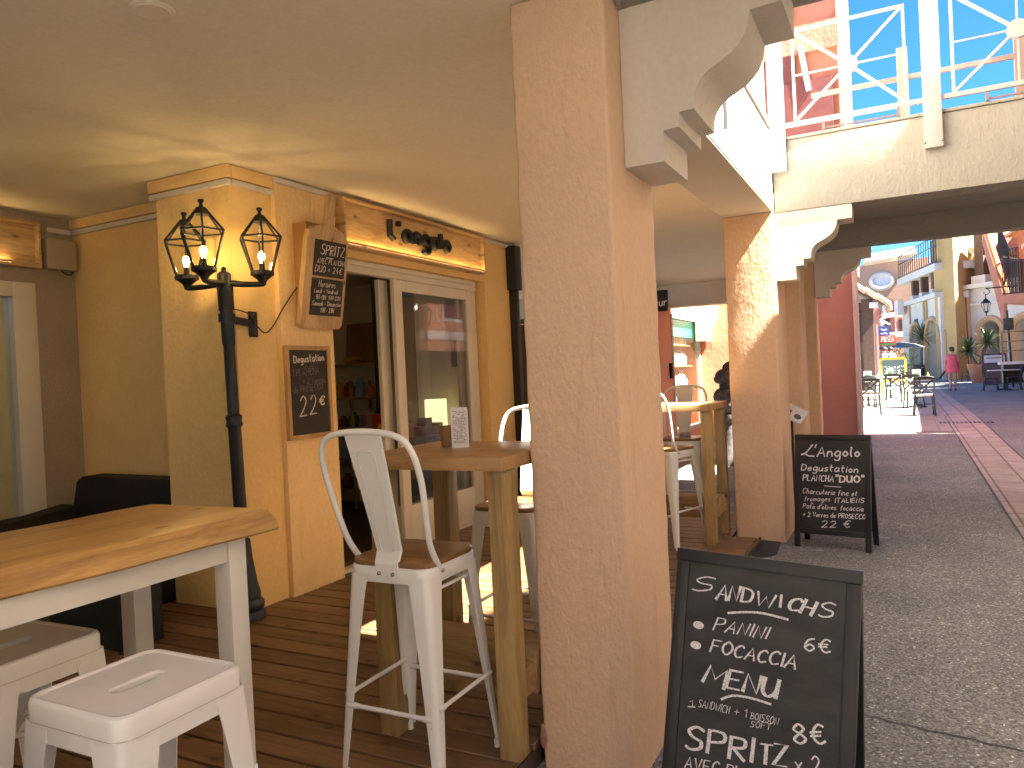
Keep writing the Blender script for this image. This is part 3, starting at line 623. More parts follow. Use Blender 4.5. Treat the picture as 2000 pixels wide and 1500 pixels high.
for ch, adv in (('l', 0.10), ("'", 0.075), ('a', 0.135), ('n', 0.13), ('g', 0.135), ('o', 0.13), ('i', 0.055), ('o', 0.1)):
    for part in LB[ch].split(';'):
        sm = part.startswith('!'); pts = [tuple(map(float, t.split(','))) for t in part.replace('!', '').split()]
        v = [Vector((-3.722, x+a*0.22, 2.700+b*0.155)) for a, b in pts]
        if sm: v = smoothline(v, 5)
        mb.tube(v, 0.023, 8); mb.tube([q+Vector((0.012, 0, 0)) for q in v], 0.019, 8)
    x += adv*1.1
mb.build("lettering", M['letters'], sb)

# ------------------------------------------------------------------ cutting-board sign on its wedge bracket
cb = thing("board_sign", "cutting board shaped pine sign with two black price panels", "sign", (-3.76, 4.27, 1.93))
def bp(y_, t, d): # y along wall, t up the board (m), d out
    ln = 0.735; ux, uz = 0.125/ln, 0.724/ln
    return Vector((-3.765+ux*t+uz*d, y_, 1.925+uz*t-ux*d))
prof = []
def corner(cx, cz, r, a0, a1): return [(cx+r*math.cos(a0+(a1-a0)*i/6), cz+r*math.sin(a0+(a1-a0)*i/6)) for i in range(7)]
prof += corner(4.05+0.05, 0.05, 0.05, -math.pi, -math.pi/2) + corner(4.49-0.05, 0.05, 0.05, -math.pi/2, 0)
prof += [(4.49, 0.60)] + [(4.475, 0.655), (4.42, 0.705), (4.33, 0.735)] + [(4.305, 0.76)] + corner(4.27, 0.935, 0.035, 0, math.pi) + [(4.235, 0.76), (4.21, 0.735), (4.12, 0.715), (4.065, 0.685), (4.05, 0.62)]
mb = MB(); mb.prism(prof, lambda a, b, d: bp(a, b, d), 0.0, 0.042); mb.build("board", M['pine_z'], cb, 30)
mb = MB(); mb.prism([(-3.788, 1.96), (-3.778, 1.96), (-3.66, 2.60), (-3.66, 2.66), (-3.788, 2.66)], lambda a, b, d: Vector((a, d, b)), 4.09, 4.45); mb.build("bracket_box", M['box_w'], cb)
for nm, t0, t1 in (("price_panel", 0.375, 0.63), ("hours_panel", 0.095, 0.36)):
    mb = MB(); mb.prism([(4.125, t0), (4.46, t0), (4.46, t1), (4.125, t1)], lambda a, b, d: bp(a, b, d), 0.0425, 0.046); pn = mb.build(nm, M['chalkboard2'], cb)
    fn = lambda u, v, off: bp(4.125+u, t0+v, 0.046+off)
    mb = MB()
    if nm == "price_panel":
        write(mb, "SPRITZ", fn, (0.065, 0.155), (0.315, 0.158), 0.07, 0.13, 0.08); write(mb, "-", fn, (0.12, 0.112), (0.19, 0.112), 0.06, 0.1, 0.1)
        write(mb, "AVEC PLANCHA", fn, (0.035, 0.09), (0.33, 0.093), 0.036, 0.16, 0.12); write(mb, "DUO = 24€", fn, (0.02, 0.028), (0.305, 0.03), 0.046, 0.13, 0.09)
    else:
        write(mb, "Horaires", fn, (0.07, 0.205), (0.245, 0.207), 0.042, 0.13, 0.1); write(mb, "Lundi > Vendredi", fn, (0.03, 0.16), (0.28, 0.164), 0.03, 0.15, 0.12)
        write(mb, "9H-13H  17H-22H", fn, (0.05, 0.115), (0.31, 0.118), 0.031, 0.15, 0.12); write(mb, "Samedi - Dimanche", fn, (0.015, 0.07), (0.32, 0.074), 0.031, 0.15, 0.12)
        write(mb, "17H - 23H", fn, (0.11, 0.022), (0.25, 0.025), 0.033, 0.17, 0.13)
    mb.build("lettering", M['chalk_warm'], pn)
    mb = MB()
    for u in (4.14, 4.445):
        for v in (t0+0.015, t1-0.015): mb.ball(bp(u, v, 0.047), 0.004, 1)
    mb.build("screw", M['steel'], pn)

# ------------------------------------------------------------------ tasting chalkboard on the wall
tb = thing("wall_chalkboard", "wood framed chalkboard on the wall reading tasting price of 22 euros", "chalkboard", (-3.79, 4.16, 1.13))
mb = MB(); mb.box(-3.788, -3.768, 3.965, 4.36, 1.165, 1.765); bd = mb.build("slate", M['chalkboard2'], tb)
mb = MB()
mb.box(-3.789, -3.757, 3.936, 3.966, 1.134, 1.794, 0.003); mb.box(-3.789, -3.757, 4.359, 4.389, 1.134, 1.794, 0.003)
mb.box(-3.789, -3.758, 3.967, 4.358, 1.135, 1.166, 0.003); mb.box(-3.789, -3.758, 3.967, 4.358, 1.763, 1.793, 0.003); mb.build("frame", M['frame_w'], tb)
fn = lambda u, v, off: Vector((-3.768+off, 3.966+u, 1.166+v))
mb = MB(); write(mb, "Degustation", fn, (0.05, 0.505), (0.36, 0.525), 0.05, 0.19, 0.13, slant=0.02)
write(mb, "22", fn, (0.085, 0.13), (0.255, 0.135), 0.14, 0.075, 0.06, gap=0.3); write(mb, "€", fn, (0.285, 0.20), (0.345, 0.20), 0.065, 0.22, 0.16); mb.build("lettering", M['chalk_warm'], bd)
mb = MB(); write(mb, "1 PLANCHA", fn, (0.03, 0.41), (0.30, 0.425), 0.05, 0.1, 0.08); write(mb, "+ 2 Verres", fn, (0.13, 0.355), (0.36, 0.362), 0.045, 0.15, 0.12)
write(mb, "de PROSECCO", fn, (0.035, 0.293), (0.33, 0.315), 0.045, 0.13, 0.1)
ribbon(mb, smoothline([Vector(q+(0,)) for q in ((.20, .455), (.175, .485), (.16, .478), (.165, .462), (.20, .44), (.235, .465), (.24, .485), (.22, .488), (.20, .458))], 3), fn, 0.004, 0.004, 0.002)
ribbon(mb, [Vector((0.175, 0.27, 0)), Vector((0.26, 0.276, 0))], fn, 0.005, 0.005, 0.002); ribbon(mb, [Vector((0.18, 0.258, 0)), Vector((0.255, 0.262, 0))], fn, 0.004, 0.004, 0.002)
mb.build("faint_lettering", M['chalk_dim'], bd)

# dark roller blind cassette and rail at the end of the shop wall
bl = thing("blind_rail", "tall black blind rail at the far end of the shop wall", "blind", (-3.74, 7.4, 0))
mb = MB(); mb.box(-3.789, -3.67, 7.36, 7.50, 2.45, 2.93, 0.01); mb.build("cassette", M['black_metal'], bl)
mb = MB(); mb.box(-3.788, -3.70, 7.40, 7.47, 0.05, 2.449, 0.006); mb.build("rail", M['black_metal'], bl)

# ------------------------------------------------------------------ neighbouring shop on the far left
ls = thing("side_shop_front", "grey beige shop front with cream window at the left edge", "shop front", (-6.1, 3, 0))
mb = MB(); mb.box(-6.30, -6.04, 3.62, 3.948, 0, ZC-0.003); mb.box(-6.30, -6.04, -1.7, 3.618, 2.42, ZC-0.003); mb.box(-6.30, -6.04, -1.7, 0.5, 0, 2.419); mb.build("wall", M['greige'], ls)
mb = MB(); mb.box(-6.16, -6.03, 3.44, 3.617, 0.03, 2.418, 0.006); mb.box(-6.16, -6.03, 0.6, 3.439, 2.30, 2.418, 0.006); mb.box(-6.16, -6.03, 0.6, 3.439, 0.03, 0.30, 0.006); mb.box(-6.16, -6.03, 0.502, 0.598, 0.03, 2.418, 0.006)
mb.box(-6.14, -6.05, 1.9, 2.0, 0.301, 2.299, 0.005); fr_ = mb.build("window_frame", M['cream_paint'], ls)
mb = MB(); mb.box(-6.10, -6.095, 0.6, 1.899, 0.30, 2.30); mb.box(-6.10, -6.095, 2.001, 3.439, 0.30, 2.30); mb.build("pane", M['glass'], fr_)
mb = MB(); mb.box(-9.0, -8.9, -1.6, 3.9, 0, 2.7); mb.build("back_wall", M['shop_dark'], ls)
mb = MB(); mb.box(-8.9, -6.32, -1.6, 3.94, 0.0, 0.02); mb.build("floor", M['brown_wood'], ls)
dsp = thing("display_shelf", "dark glassware shelves behind the left shop window", "shelf", (-6.6, 3, 0))
for z in (0.5, 0.95, 1.15, 1.62):
    mb = MB(); mb.box(-6.95, -6.5, 0.8, 3.4, z, z+0.025); mb.build("shelf_board", M['brown_wood'], dsp)
mb = MB(); mb.box(-6.95, -6.92, 0.8, 3.4, 0.02, 2.2); mb.build("back_panel", M['shop_dark'], dsp)
gmat = M['lamp_glass']
for k in range(11):
    yy = 2.45+0.085*k; mb = MB(); mb.lathe([(0.028, 0), (0.006, 0.006), (0.005, 0.08), (0.03, 0.11), (0.036, 0.15), (0.031, 0.2)], (-6.62, yy, 1.1755), 12)
    tag(mb.build("wine_glass", gmat), "clear wine glass in the row on a shelf of the left shop window", "wine glass", "wine glasses in the left shop window")
for k, (yy, h_) in enumerate(((3.25, 0.42), (3.08, 0.36), (2.9, 0.40))):
    mb = MB(); mb.lathe([(0.04, 0), (0.042, 0.2), (0.015, 0.29), (0.014, h_)], (-6.62, yy, 1.6455), 12)
    tag(mb.build("bottle", M['bags'][(3, 2, 1)[k]]), ("golden bottle nearest the frame on the top shelf of the left window", "green bottle on the top shelf of the left window", "cream bottle on the top shelf of the left window")[k], "bottle")
s2 = thing("side_sign_box", "pine sign box lit from below at the left edge", "sign", (-6.0, 2.6, 2.5))
mb = MB(); mb.box(-6.038, -5.99, 1.2, 3.60, 2.555, 2.86); mb.build("back_board", M['pine'], s2)
mb = MB(); mb.box(-6.038, -5.94, 3.602, 3.622, 2.525, 2.885, 0.002); mb.box(-6.038, -5.942, 1.2, 3.601, 2.526, 2.548, 0.002); mb.box(-6.038, -5.942, 1.2, 3.601, 2.862, 2.884, 0.002); mb.build("rim", M['pine'], s2)
mb = MB(); mb.box(-5.97, -5.958, 1.3, 3.40, 2.549, 2.553); mb.build("light_strip", M['led'], s2)
mb = MB(); mb.box(-5.949, -5.942, 1.2, 3.601, 2.549, 2.566); mb.build("front_lip", M['pine'], s2)
mb = MB(); mb.tube([(-5.975, 3.18, 2.70), (-5.975, 3.33, 2.695)], 0.007, 8); mb.build("lettering", M['brown_wood'], s2)
jb = thing("junction_box", "beige square box on the wall right of the left sign", "junction box", (-6.0, 3.8, 2.5))
mb = MB(); mb.box(-6.038, -5.93, 3.665, 3.90, 2.53, 2.77, 0.008); mb.build("case", M['beige_box'], jb)
mb = MB(); mb.tube(smoothline([(-5.98, 3.80, 2.528), (-5.97, 3.82, 2.505), (-5.97, 3.86, 2.50), (-5.98, 3.89, 2.515), (-6.0, 3.90, 2.53)], 4), 0.006, 6); mb.build("cable", M['black_metal'], jb)

# dark corner sofa
sf = thing("corner_sofa", "dark brown rattan corner sofa in the shaded recess", "sofa", (-5.2, 3.3, DECK))
mb = MB(); mb.box(-6.0, -4.56, 3.05, 3.90, 0.052, 0.42, 0.02); mb.box(-6.0, -5.2, 1.0, 3.049, 0.052, 0.42, 0.02); mb.build("seat", M['sofa'], sf)
mb = MB(); mb.prism([(-5.93, 0.421), (-4.57, 0.421), (-4.57, 0.875), (-5.72, 0.885), (-5.80, 0.84)], lambda a, b, d: Vector((a, d, b)), 3.72, 3.90); mb.build("backrest", M['sofa'], sf)
mb = MB(); mb.prism([(1.0, 0.421), (3.715, 0.421), (3.715, 0.66), (3.4, 0.62), (1.0, 0.60)], lambda a, b, d: Vector((d, a, b)), -6.0, -5.80); mb.build("armrest", M['sofa'], sf)
pb = thing("planter_box", "blackish green box on the deck under the long bar table", "planter", (-4.2, 3.0, DECK))
mb = MB(); mb.box(-4.62, -3.95, 2.75, 3.02, 0.052, 0.42, 0.01); mb.box(-4.64, -3.93, 2.73, 3.04, 0.421, 0.45, 0.005); mb.build("case", M['planter'], pb)
mb = MB(); mb.box(-4.58, -3.99, 2.79, 2.98, 0.449, 0.455); mb.build("soil", M['brown_wood'], pb)

# ================================================================== PILLARS AND CORBELS
def rough_box(mb, x0, x1, y0, y1, z0, z1, amp=0.004, step=0.09):
    """box with softly rounded, slightly wavy corners (hand-rendered masonry)"""
    nz = max(2, int((z1-z0)/step)); r = 0.018
    prof = []
    for cx, cy_, a in ((x1-r, y1-r, 0), (x0+r, y1-r, 90), (x0+r, y0+r, 180), (x1-r, y0+r, 270)):
        for k in range(4): t = rad(a+30*k); prof.append((cx+r*math.cos(t), cy_+r*math.sin(t)))
    rings = []
    for i in range(nz+1):
        z = z0+(z1-z0)*i/nz; ring = []
        for j, (a, b) in enumerate(prof):
            rr = random.Random(int(x0*97+y0*31)+j//4*7+i*13); q = amp*(rr.random()-0.5)*1.6
            d = Vector((a-(x0+x1)/2, b-(y0+y1)/2, 0)).normalized(); ring.append(mb.bm.verts.new((a+d.x*q, b+d.y*q, z)))
        rings.append(ring)
    n = len(prof)
    for a, b in zip(rings, rings[1:]):
        for j in range(n): mb.bm.faces.new((a[j], a[(j+1) % n], b[(j+1) % n], b[j]))
    mb.bm.faces.new(rings[0][::-1]); mb.bm.faces.new(rings[-1])
CORB = [(0.0, 0.0), (0.155, 0.0), (0.157, 0.118), (0.217, 0.12), (0.219, 0.175), (0.275, 0.177)]
CORB += [(p.x, p.y) for p in smoothline([(0.277, 0.21, 0), (0.288, 0.255, 0), (0.325, 0.30, 0), (0.39, 0.335, 0), (0.44, 0.37, 0), (0.475, 0.42, 0), (0.49, 0.49, 0)], 5)] + [(0.602, 0.492), (0.604, 0.615), (0.0, 0.615)]
def corbel(parent, x, z, y0, y1, k=1.0):
    mb = MB(); mb.prism([(x+a, z+b*k) for a, b in CORB], lambda a, b, d: Vector((a, d, b)), y0, y1); return mb.build("corbel", M['cream_flat'], parent, 32)
def pillar(name_label, x0, x1, y0, y1, z0, z1, mat):
    t = thing("arcade_pillar", name_label, "pillar", ((x0+x1)/2, (y0+y1)/2, 0)); mb = MB(); rough_box(mb, x0, x1, y0, y1, z0, z1); mb.build("shaft", mat, t, 60); return t
pA = pillar("peach stucco pillar in the foreground, between bar table and sandwich board", -1.32, -0.93, 2.69, 3.24, -0.08, ZC-0.006, M['peach'])
corbel(pA, -0.928, 2.297, 2.862, 3.222)
rr = random.Random(4)
for k, (x, y, z, r) in enumerate(((-1.316, 2.694, 0.06, 0.024), (-1.318, 2.692, 0.10, 0.013), (-0.93, 3.235, 0.30, 0.012))):
    mb = MB(); mb.ball((x, y, z), r, 2, (0.8, 0.5, 1.7)); mb.build("plaster_chip", M['chip'], pA)
pB = pillar("peach stucco pillar behind the second chalkboard, with a sunlit rough top", -1.325, -0.915, 6.70, 7.32, 0, 2.786, M['peach_rough'])
corbel(pB, -0.912, 2.215, 6.80, 7.08, 0.93)
pC = pillar("shaded tan pillar, wholly under the footbridge", -1.32, -0.872, 8.05, 8.50, 0, 2.786, M['peach'])
pD = pillar("narrow rough pillar under the far side of the footbridge, next to the red wall", -1.32, -0.858, 9.56, 9.82, 0, 2.786, M['peach_rough'])
corbel(pD, -0.856, 2.265, 9.50, 9.78, 0.86)

# ================================================================== FOOTBRIDGES
fb = thing("footbridge", "cream stucco footbridge with a white star railing across the street", "footbridge", (1.2, 8.1, 2.79))
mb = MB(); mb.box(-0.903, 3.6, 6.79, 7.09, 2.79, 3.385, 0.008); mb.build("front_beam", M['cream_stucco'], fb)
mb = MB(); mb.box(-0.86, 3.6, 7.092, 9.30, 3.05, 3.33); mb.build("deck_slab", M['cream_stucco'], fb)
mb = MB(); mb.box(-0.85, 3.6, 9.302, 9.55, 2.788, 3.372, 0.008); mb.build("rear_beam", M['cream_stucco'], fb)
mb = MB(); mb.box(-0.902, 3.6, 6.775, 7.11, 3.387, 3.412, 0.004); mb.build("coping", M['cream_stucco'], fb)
def railing(y_, posts, parent, mat, panels=True, post_z0=3.12, d=0.06):
    for x in posts:
        rl = MB(); rl.box(x-0.062, x+0.062, y_-d, y_+0.02, post_z0, 4.72, 0.004); rl.build("railing_post", mat, parent)
    if panels:
        for a, b in zip(posts, posts[1:]):
            mb = MB(); x0 = a+0.062; x1 = b-0.062; yy = y_-0.02; t = 0.018
            mb.bar((x0, yy, 3.50), (x1, yy, 3.50), 0.032, 0.036); mb.bar((x0, yy, 4.52), (x1, yy, 4.52), 0.032, 0.036)
            q0 = x0+0.085; q1 = x1-0.115; zc = 3.90; xc = (q0+q1)/2+0.01; z1 = 4.27
            for x in (q0, q1): mb.bar((x, yy, 3.515), (x, yy, z1+0.01), 0.022)
            mb.bar((q0, yy, z1), (q1, yy, z1), 0.022)
            for p in ((q0, 3.52), (q1, 3.52), (q0, z1), (q1, z1), (q0, zc), (q1, zc), (xc, 3.515), (xc, z1)):
                w_ = 0.021 if p[1] in (3.52, z1) and p[0] != xc else 0.012
                mb.bar((xc, yy-0.002, zc), (p[0], yy-0.002, p[1]), w_)
            b_ = bmesh.new(); bmesh.ops.create_cone(b_, cap_ends=True, segments=28, radius1=0.068, radius2=0.068, depth=0.045)
            mb.merge(b_, Matrix.Translation((xc, yy, zc)) @ Matrix.Rotation(math.pi/2, 4, 'X'))
            mb.build("railing_panel", mat, parent)
            mb = MB()
            for x in (x0+0.30, x0+0.85): mb.bar((x, yy, 3.412), (x, yy, 3.49), 0.022)
            mb.bar((x0+0.3, yy+0.01, 3.43), (x0+0.85, yy+0.01, 3.43), 0.014); mb.build("railing_stub", M['mauve'], parent)
railing(6.79, [-0.853, 0.292, 1.437, 2.58], fb, M['rail_white'])
mb = MB()
for x in (0.135, 1.215, 2.30): mb.box(x-0.055, x+0.055, 9.40, 9.48, 3.36, 4.9)
mb.box(-0.8, 3.5, 9.42, 9.46, 4.55, 4.60); mb.build("rear_railing", M['mauve'], fb)
mb = MB()
for x in (0.23, 0.345):
    mb.ball((x, 6.728, 3.165), 0.011, 1)
mb.build("bolt", M['steel'], fb)

nb = thing("near_footbridge", "cream stucco footbridge overhead at the top of the middle pillar", "footbridge", (1.2, 2, 2.92))
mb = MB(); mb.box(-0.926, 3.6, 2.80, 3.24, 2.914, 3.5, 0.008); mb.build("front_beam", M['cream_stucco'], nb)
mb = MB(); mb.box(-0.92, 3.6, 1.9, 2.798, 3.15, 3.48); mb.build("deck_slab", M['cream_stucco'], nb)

# ================================================================== BUILDINGS ROUND THE STREET
rb_ = thing("red_building", "brick red stucco house corner beyond the footbridge, orange above", "building", (-2, 17, 0))
mb = MB(); mb.box(-1.75, -0.75, 15.42, 16.4, 0.08, 3.50); mb.build("wall", M['red_st'], rb_)
mb = MB(); mb.box(-9.0, -1.752, 15.43, 16.4, 0.08, 3.50); mb.build("wall", M['gift_orange'], rb_)
mb = MB(); mb.box(-9.0, -0.80, 15.45, 20.0, 3.503, 11.5); mb.build("upper_wall", M['orange_st'], rb_)
mb = MB(); mb.tube([(-0.70, 15.38, 0.1), (-0.70, 15.38, 3.46)], 0.048, 12)
for z in (0.9, 2.35): mb.tube([(-0.70, 15.38, z), (-0.70, 15.38, z+0.03)], 0.056, 12)
mb.build("downpipe", plain('pale_pipe', (0.58, 0.44, 0.38), 0.5), rb_)
mb = MB(); mb.tube([(-0.775, 15.40, 3.55), (-0.775, 15.40, 11.4)], 0.055, 12); mb.build("downpipe", M['mould'], rb_)
Y_ = 15.44
def wp(mb, x0, y0, x1, y1, d): a = on_y(x0, y0, Y_); b = on_y(x1, y1, Y_); mb.box(a.x, b.x, Y_-d, Y_-0.002, b.z, a.z)
mb = MB(); wp(mb, 1480, 182, 1632, 300, 0.14); mb.build("awning_box", M['maroon'], rb_)
mb = MB(); wp(mb, 1480, 20, 1555, 180, 0.10); mb.build("shutter", M['maroon'], rb_)
mb = MB(); wp(mb, 1480, 74, 1636, 92, 0.11); mb.build("string_course", M['orange_st'], rb_)
mb = MB(); a = on_y(1562, 88, 15.3); b = on_y(1580, 178, 15.3); mb.bar(a, b, 0.10, 0.05); mb.build("shutter_edge", M['rail_white'], rb_)
# shop front with the teal window further along the arcade
gs = thing("gift_shop_front", "orange shop front with a tall window of goods and teal light inside", "shop front", (-3.7, 14, 0))
mb = MB(); mb.box(-4.0, -3.60, 11.0, 13.25, 0, 2.578); mb.box(-4.0, -3.60, 15.35, 15.425, 0, 2.57); mb.box(-4.0, -3.60, 13.252, 15.348, 2.50, 2.568); mb.box(-4.0, -3.6, 13.252, 15.348, 0, 0.35); mb.box(-4.0, -3.602, 13.252, 15.348, 2.57, ZC-0.003); mb.build("wall", M['gift_orange'], gs)
mb = MB(); mb.box(-3.66, -3.58, 13.254, 13.33, 0.352, 2.498); mb.box(-3.66, -3.58, 15.27, 15.346, 0.352, 2.498); mb.box(-3.66, -3.58, 13.331, 15.269, 2.43, 2.498); mb.box(-3.66, -3.58, 13.331, 15.269, 0.352, 0.43); fr_ = mb.build("window_frame", M['far_white'], gs)
mb = MB(); mb.box(-3.63, -3.625, 13.331, 15.269, 0.431, 2.429); mb.build("pane", M['display_glass'], fr_)
mb = MB(); mb.box(-6.5, -6.4, 12.9, 15.40, 0.1, 2.5); mb.build("back_wall", M['shop_dark'], gs)
mb = MB(); mb.box(-6.5, -4.002, 12.9, 15.40, 2.52, 2.60); mb.build("ceiling", M['shop_dark'], gs)
mb = MB(); mb.box(-3.72, -3.69, 13.34, 15.26, 2.12, 2.42); mb.build("light_valance", M['teal'], gs)
mb = MB(); mb.box(-5.6, -3.9, 13.6, 14.9, 2.30, 2.36); mb.build("ceiling_light", M['teal'], gs)
for lv, z in enumerate((0.75, 1.15, 1.55, 1.95)):
    mb = MB(); mb.box(-4.05, -3.72, 13.40, 15.2, z, z+0.02); mb.build("shelf_board", M['shelf'], gs)
    for k in range(8):
        mb = MB(); yy = 13.52+0.21*k; h_ = random.uniform(0.2, 0.34); mb.lathe([(0.07, 0), (0.075, h_*0.6), (0.025, h_*0.8), (0.03, h_)], (-3.85, yy, z+0.021), 10)
        tag(mb.build("souvenir", M['bags'][random.choice((1, 5, 7, 7, 5, 8))]), "small souvenir in the row on %s shelf behind the teal lit window" % ("the lowest", "the second", "the third", "the highest")[lv], "souvenir", "souvenirs on %s shelf of the gift shop" % ("the lowest", "the second", "the third", "the highest")[lv])
mb = MB(); mb.box(-3.598, -3.54, 13.02, 13.14, 1.35, 1.62, 0.01); kb = mb.build("wall_meter", M['black_metal']); tag(kb, "small black box on the orange wall left of the gift shop window", "meter box")
hs = thing("hanging_sign", "round topped black hanging sign with white letters by the gift shop", "sign", (-3.3, 12.2, 2.5))
c0 = on_y(1292, 590, 12.2); mb = MB(); mb.box(c0.x-0.30, c0.x+0.10, 12.2, 12.28, c0.z-0.15, c0.z+0.20, 0.03); mb.build("board", M['black_paint'], hs)
mb = MB(); write(mb, "Azur", lambda u, v, o_: Vector((c0.x-0.22+u, 12.2-o_, c0.z-0.06+v)), (0, 0), (0.30, 0.0), 0.13, 0.14, 0.1); mb.build("lettering", M['chalk'], hs)
mb = MB(); mb.box(c0.x-0.15, c0.x-0.11, 12.22, 12.26, c0.z+0.19, ZC-0.003); mb.build("bracket", M['black_metal'], hs)
mb = MB(); mb.prism([(-3.597, 2.72), (-3.22, 2.72), (-3.24, 2.5), (-3.30, 2.35), (-3.38, 2.2), (-3.38, 2.04), (-3.597, 2.04)], lambda a, b, d: Vector((a, d, b)), 15.05, 15.42); mb.build("corbel", M['cream_flat'], rb_)
# tall dark stone figure half hidden by the pillar
st = thing("stone_figure", "dark grey rough stone figure half hidden by the second pillar", "statue", (-2.72, 12.2, 0))
c0 = on_y(1425, 760, 11.5)
mb = MB(); mb.lathe([(0.20, 0.05), (0.16, 0.1), (0.13, 0.7), (0.17, 0.74), (0.17, 0.80)], (c0.x, 11.5, 0), 16); mb.build("pedestal", M['stone_dark'], st)
mb = MB()
for dx, dy, dz, r in ((0, 0, 0.95, 0.19), (-0.06, -0.06, 1.07, 0.17), (-0.12, -0.10, 0.98, 0.10), (0.02, 0, 1.22, 0.17), (-0.05, -0.04, 1.36, 0.15), (-0.13, -0.08, 1.33, 0.08), (0.03, 0.02, 1.48, 0.13)):
    mb.ball((c0.x+dx, 11.5+dy, dz), r, 3, (1, 1, 0.85))
mb.build("figure", M['stone_dark'], st)

# right hand side of the street (seen only in reflections and by the shade it throws)
rg = thing("orange_terrace", "orange terrace of houses facing the shop across the street", "building", (4, 4, 0))
mb = MB(); mb.box(3.7, 9, -5, 2.2, 2.902, 11.0); mb.box(3.702, 9, 2.202, 11.0, 2.902, 8.25); mb.box(3.7, 9, 11.002, 15.0, 2.902, 10.4); mb.build("wall", M['terrace'], rg)  # unseen blocks; heights and row end shaped to steer sun and shade
mb = MB(); mb.box(3.7, 9, -5, 5.2, 0, 2.9); mb.box(4.9, 9, 5.202, 7.998, 0, 2.9); mb.box(3.7, 9, 8.0, 15.0, 0, 2.9); mb.build("ground_floor", M['shop_white'], rg)
mb = MB()
for z in (3.05, 5.6): mb.box(3.62, 3.698, -5, 11, z, z+0.22)
for y in (-2.0, 1.0, 4.0, 7.0, 10.0): mb.box(3.64, 3.699, y, y+0.18, 3.272, 5.598)
mb.build("white_band", M['far_white'], rg)
for y in (-0.9, 2.2, 5.2, 8.2):
    mb = MB(); mb.box(3.66, 3.70, y, y+1.2, 3.6, 5.0); f_ = mb.build("window", M['maroon'], rg)
    mb = MB(); mb.box(3.652, 3.659, y+0.08, y+0.56, 3.68, 4.92); mb.box(3.652, 3.659, y+0.64, y+1.12, 3.68, 4.92); mb.build("pane", M['dark_glass'], f_)
lt = thing("low_terrace", "low salmon terrace on the right further along the street", "building", (5, 24, 0))
mb = MB(); mb.box(4.55, 10, 15.4, 36.5, 0.1, 5.7); mb.build("wall", plain('terracotta_render', (0.60, 0.35, 0.23), 0.9), lt)
mb = MB(); mb.box(4.49, 4.549, 15.4, 36.5, 2.75, 3.0); mb.build("white_band", M['shop_white'], lt)
for y in (16.4, 19.5, 22.6):
    mb = MB(); mb.box(4.5, 4.549, y, y+1.3, 3.3, 4.7); f_ = mb.build("window", M['shop_white'], lt); mb = MB(); mb.box(4.485, 4.499, y+0.1, y+1.2, 3.4, 4.6); mb.build("shutter", M['maroon'], f_)
mb = MB(); mb.box(4.5, 4.549, 15.6, 36, 0.2, 2.4); mb.build("shop_glazing", M['brown_wood'], lt)
mb = MB(); mb.box(4.48, 10.1, 15.38, 36.6, 5.703, 5.85); mb.build("roof", M['tile'], lt)

# wall lantern opposite the shop door (mirrored in the glass)
def wall_lantern(label, base, out, k=1.0):
    """hooked iron bracket with a small lantern; base = hook point, out = unit vector from wall to hook"""
    t = thing("wall_lantern", label, "lantern", base); b = Vector(base); o = Vector(out)
    mb = MB(); mb.tube([b-o*0.75*k+Vector((0, 0, 0.24*k)), b+Vector((0, 0, 0.24*k))], 0.018*k, 8)
    mb.tube([b+Vector((o.x*a*k, o.y*a*k, c*k)) for a, c in ((0, 0.24), (-0.08, 0.20), (-0.10, 0.12), (-0.04, 0.06), (0.04, 0.09), (0.03, 0.14))], 0.013*k, 8); mb.build("bracket", M['black_metal'], t)
    mb = MB(); mb.tube([b+Vector((0, 0, 0.08*k)), b-Vector((0, 0, 0.05*k))], 0.014*k, 8)
    mb.lathe([(0.012, -0.03), (0.05, -0.07), (0.10, -0.13), (0.125, -0.16), (0.125, -0.172), (0.10, -0.173)], b, 6) if k == 1.0 else mb.lathe([(r*k, z*k) for r, z in ((0.012, -0.03), (0.05, -0.07), (0.10, -0.13), (0.125, -0.16), (0.125, -0.172), (0.10, -0.173))], b, 6)
    for j in range(6):
        a = math.pi/3*j; c, s_ = math.cos(a), math.sin(a); mb.tube([b+Vector((0.115*c*k, 0.115*s_*k, -0.172*k)), b+Vector((0.055*c*k, 0.055*s_*k, -0.40*k))], 0.007*k, 6)
    mb.lathe([(r*k, z*k) for r, z in ((0.06, -0.40), (0.062, -0.415), (0.02, -0.44), (0.012, -0.49), (0.02, -0.51), (0.004, -0.53))], b, 8); mb.build("lantern_frame", M['black_metal'], t)
    mb = MB(); mb.lathe([(0.108*k, -0.175*k), (0.052*k, -0.398*k)], b, 6); mb.build("glass", M['lamp_glass'], t)
    return t
# mirror sight line: image of the lantern at (830, 612) in the door glass plane x = -3.89
g = on_x(830, 612, -3.89); d_ = ray(830, 600).normalized(); d_.x = -d_.x
q = g+d_*((2.6-g.x)/d_.x)
wall_lantern("black hooked lantern across the street, mirrored in the door glass", (2.6, q.y, q.z+0.2), (-1, 0, 0), 1.5)

# unseen house and wall added behind the viewer to hold back sky light
bh = thing("sky_block_house", "unseen warm cream house added behind the viewer to block sky light", "building", (0, -12, 0))
mb = MB(); mb.box(-12, 12, -16, -14.0, 0, 15.0); mb.build("wall", M['warm_house'], bh)
bk_ = thing("rear_light_block", "unseen white wall added behind the viewer to block light into the arcade", "wall", (-4, -1.9, 0))
mb = MB(); mb.box(-6.30, -2.6, -2.1, -1.85, 0, ZC-0.004); mb.build("wall", M['white_wall'], bk_)

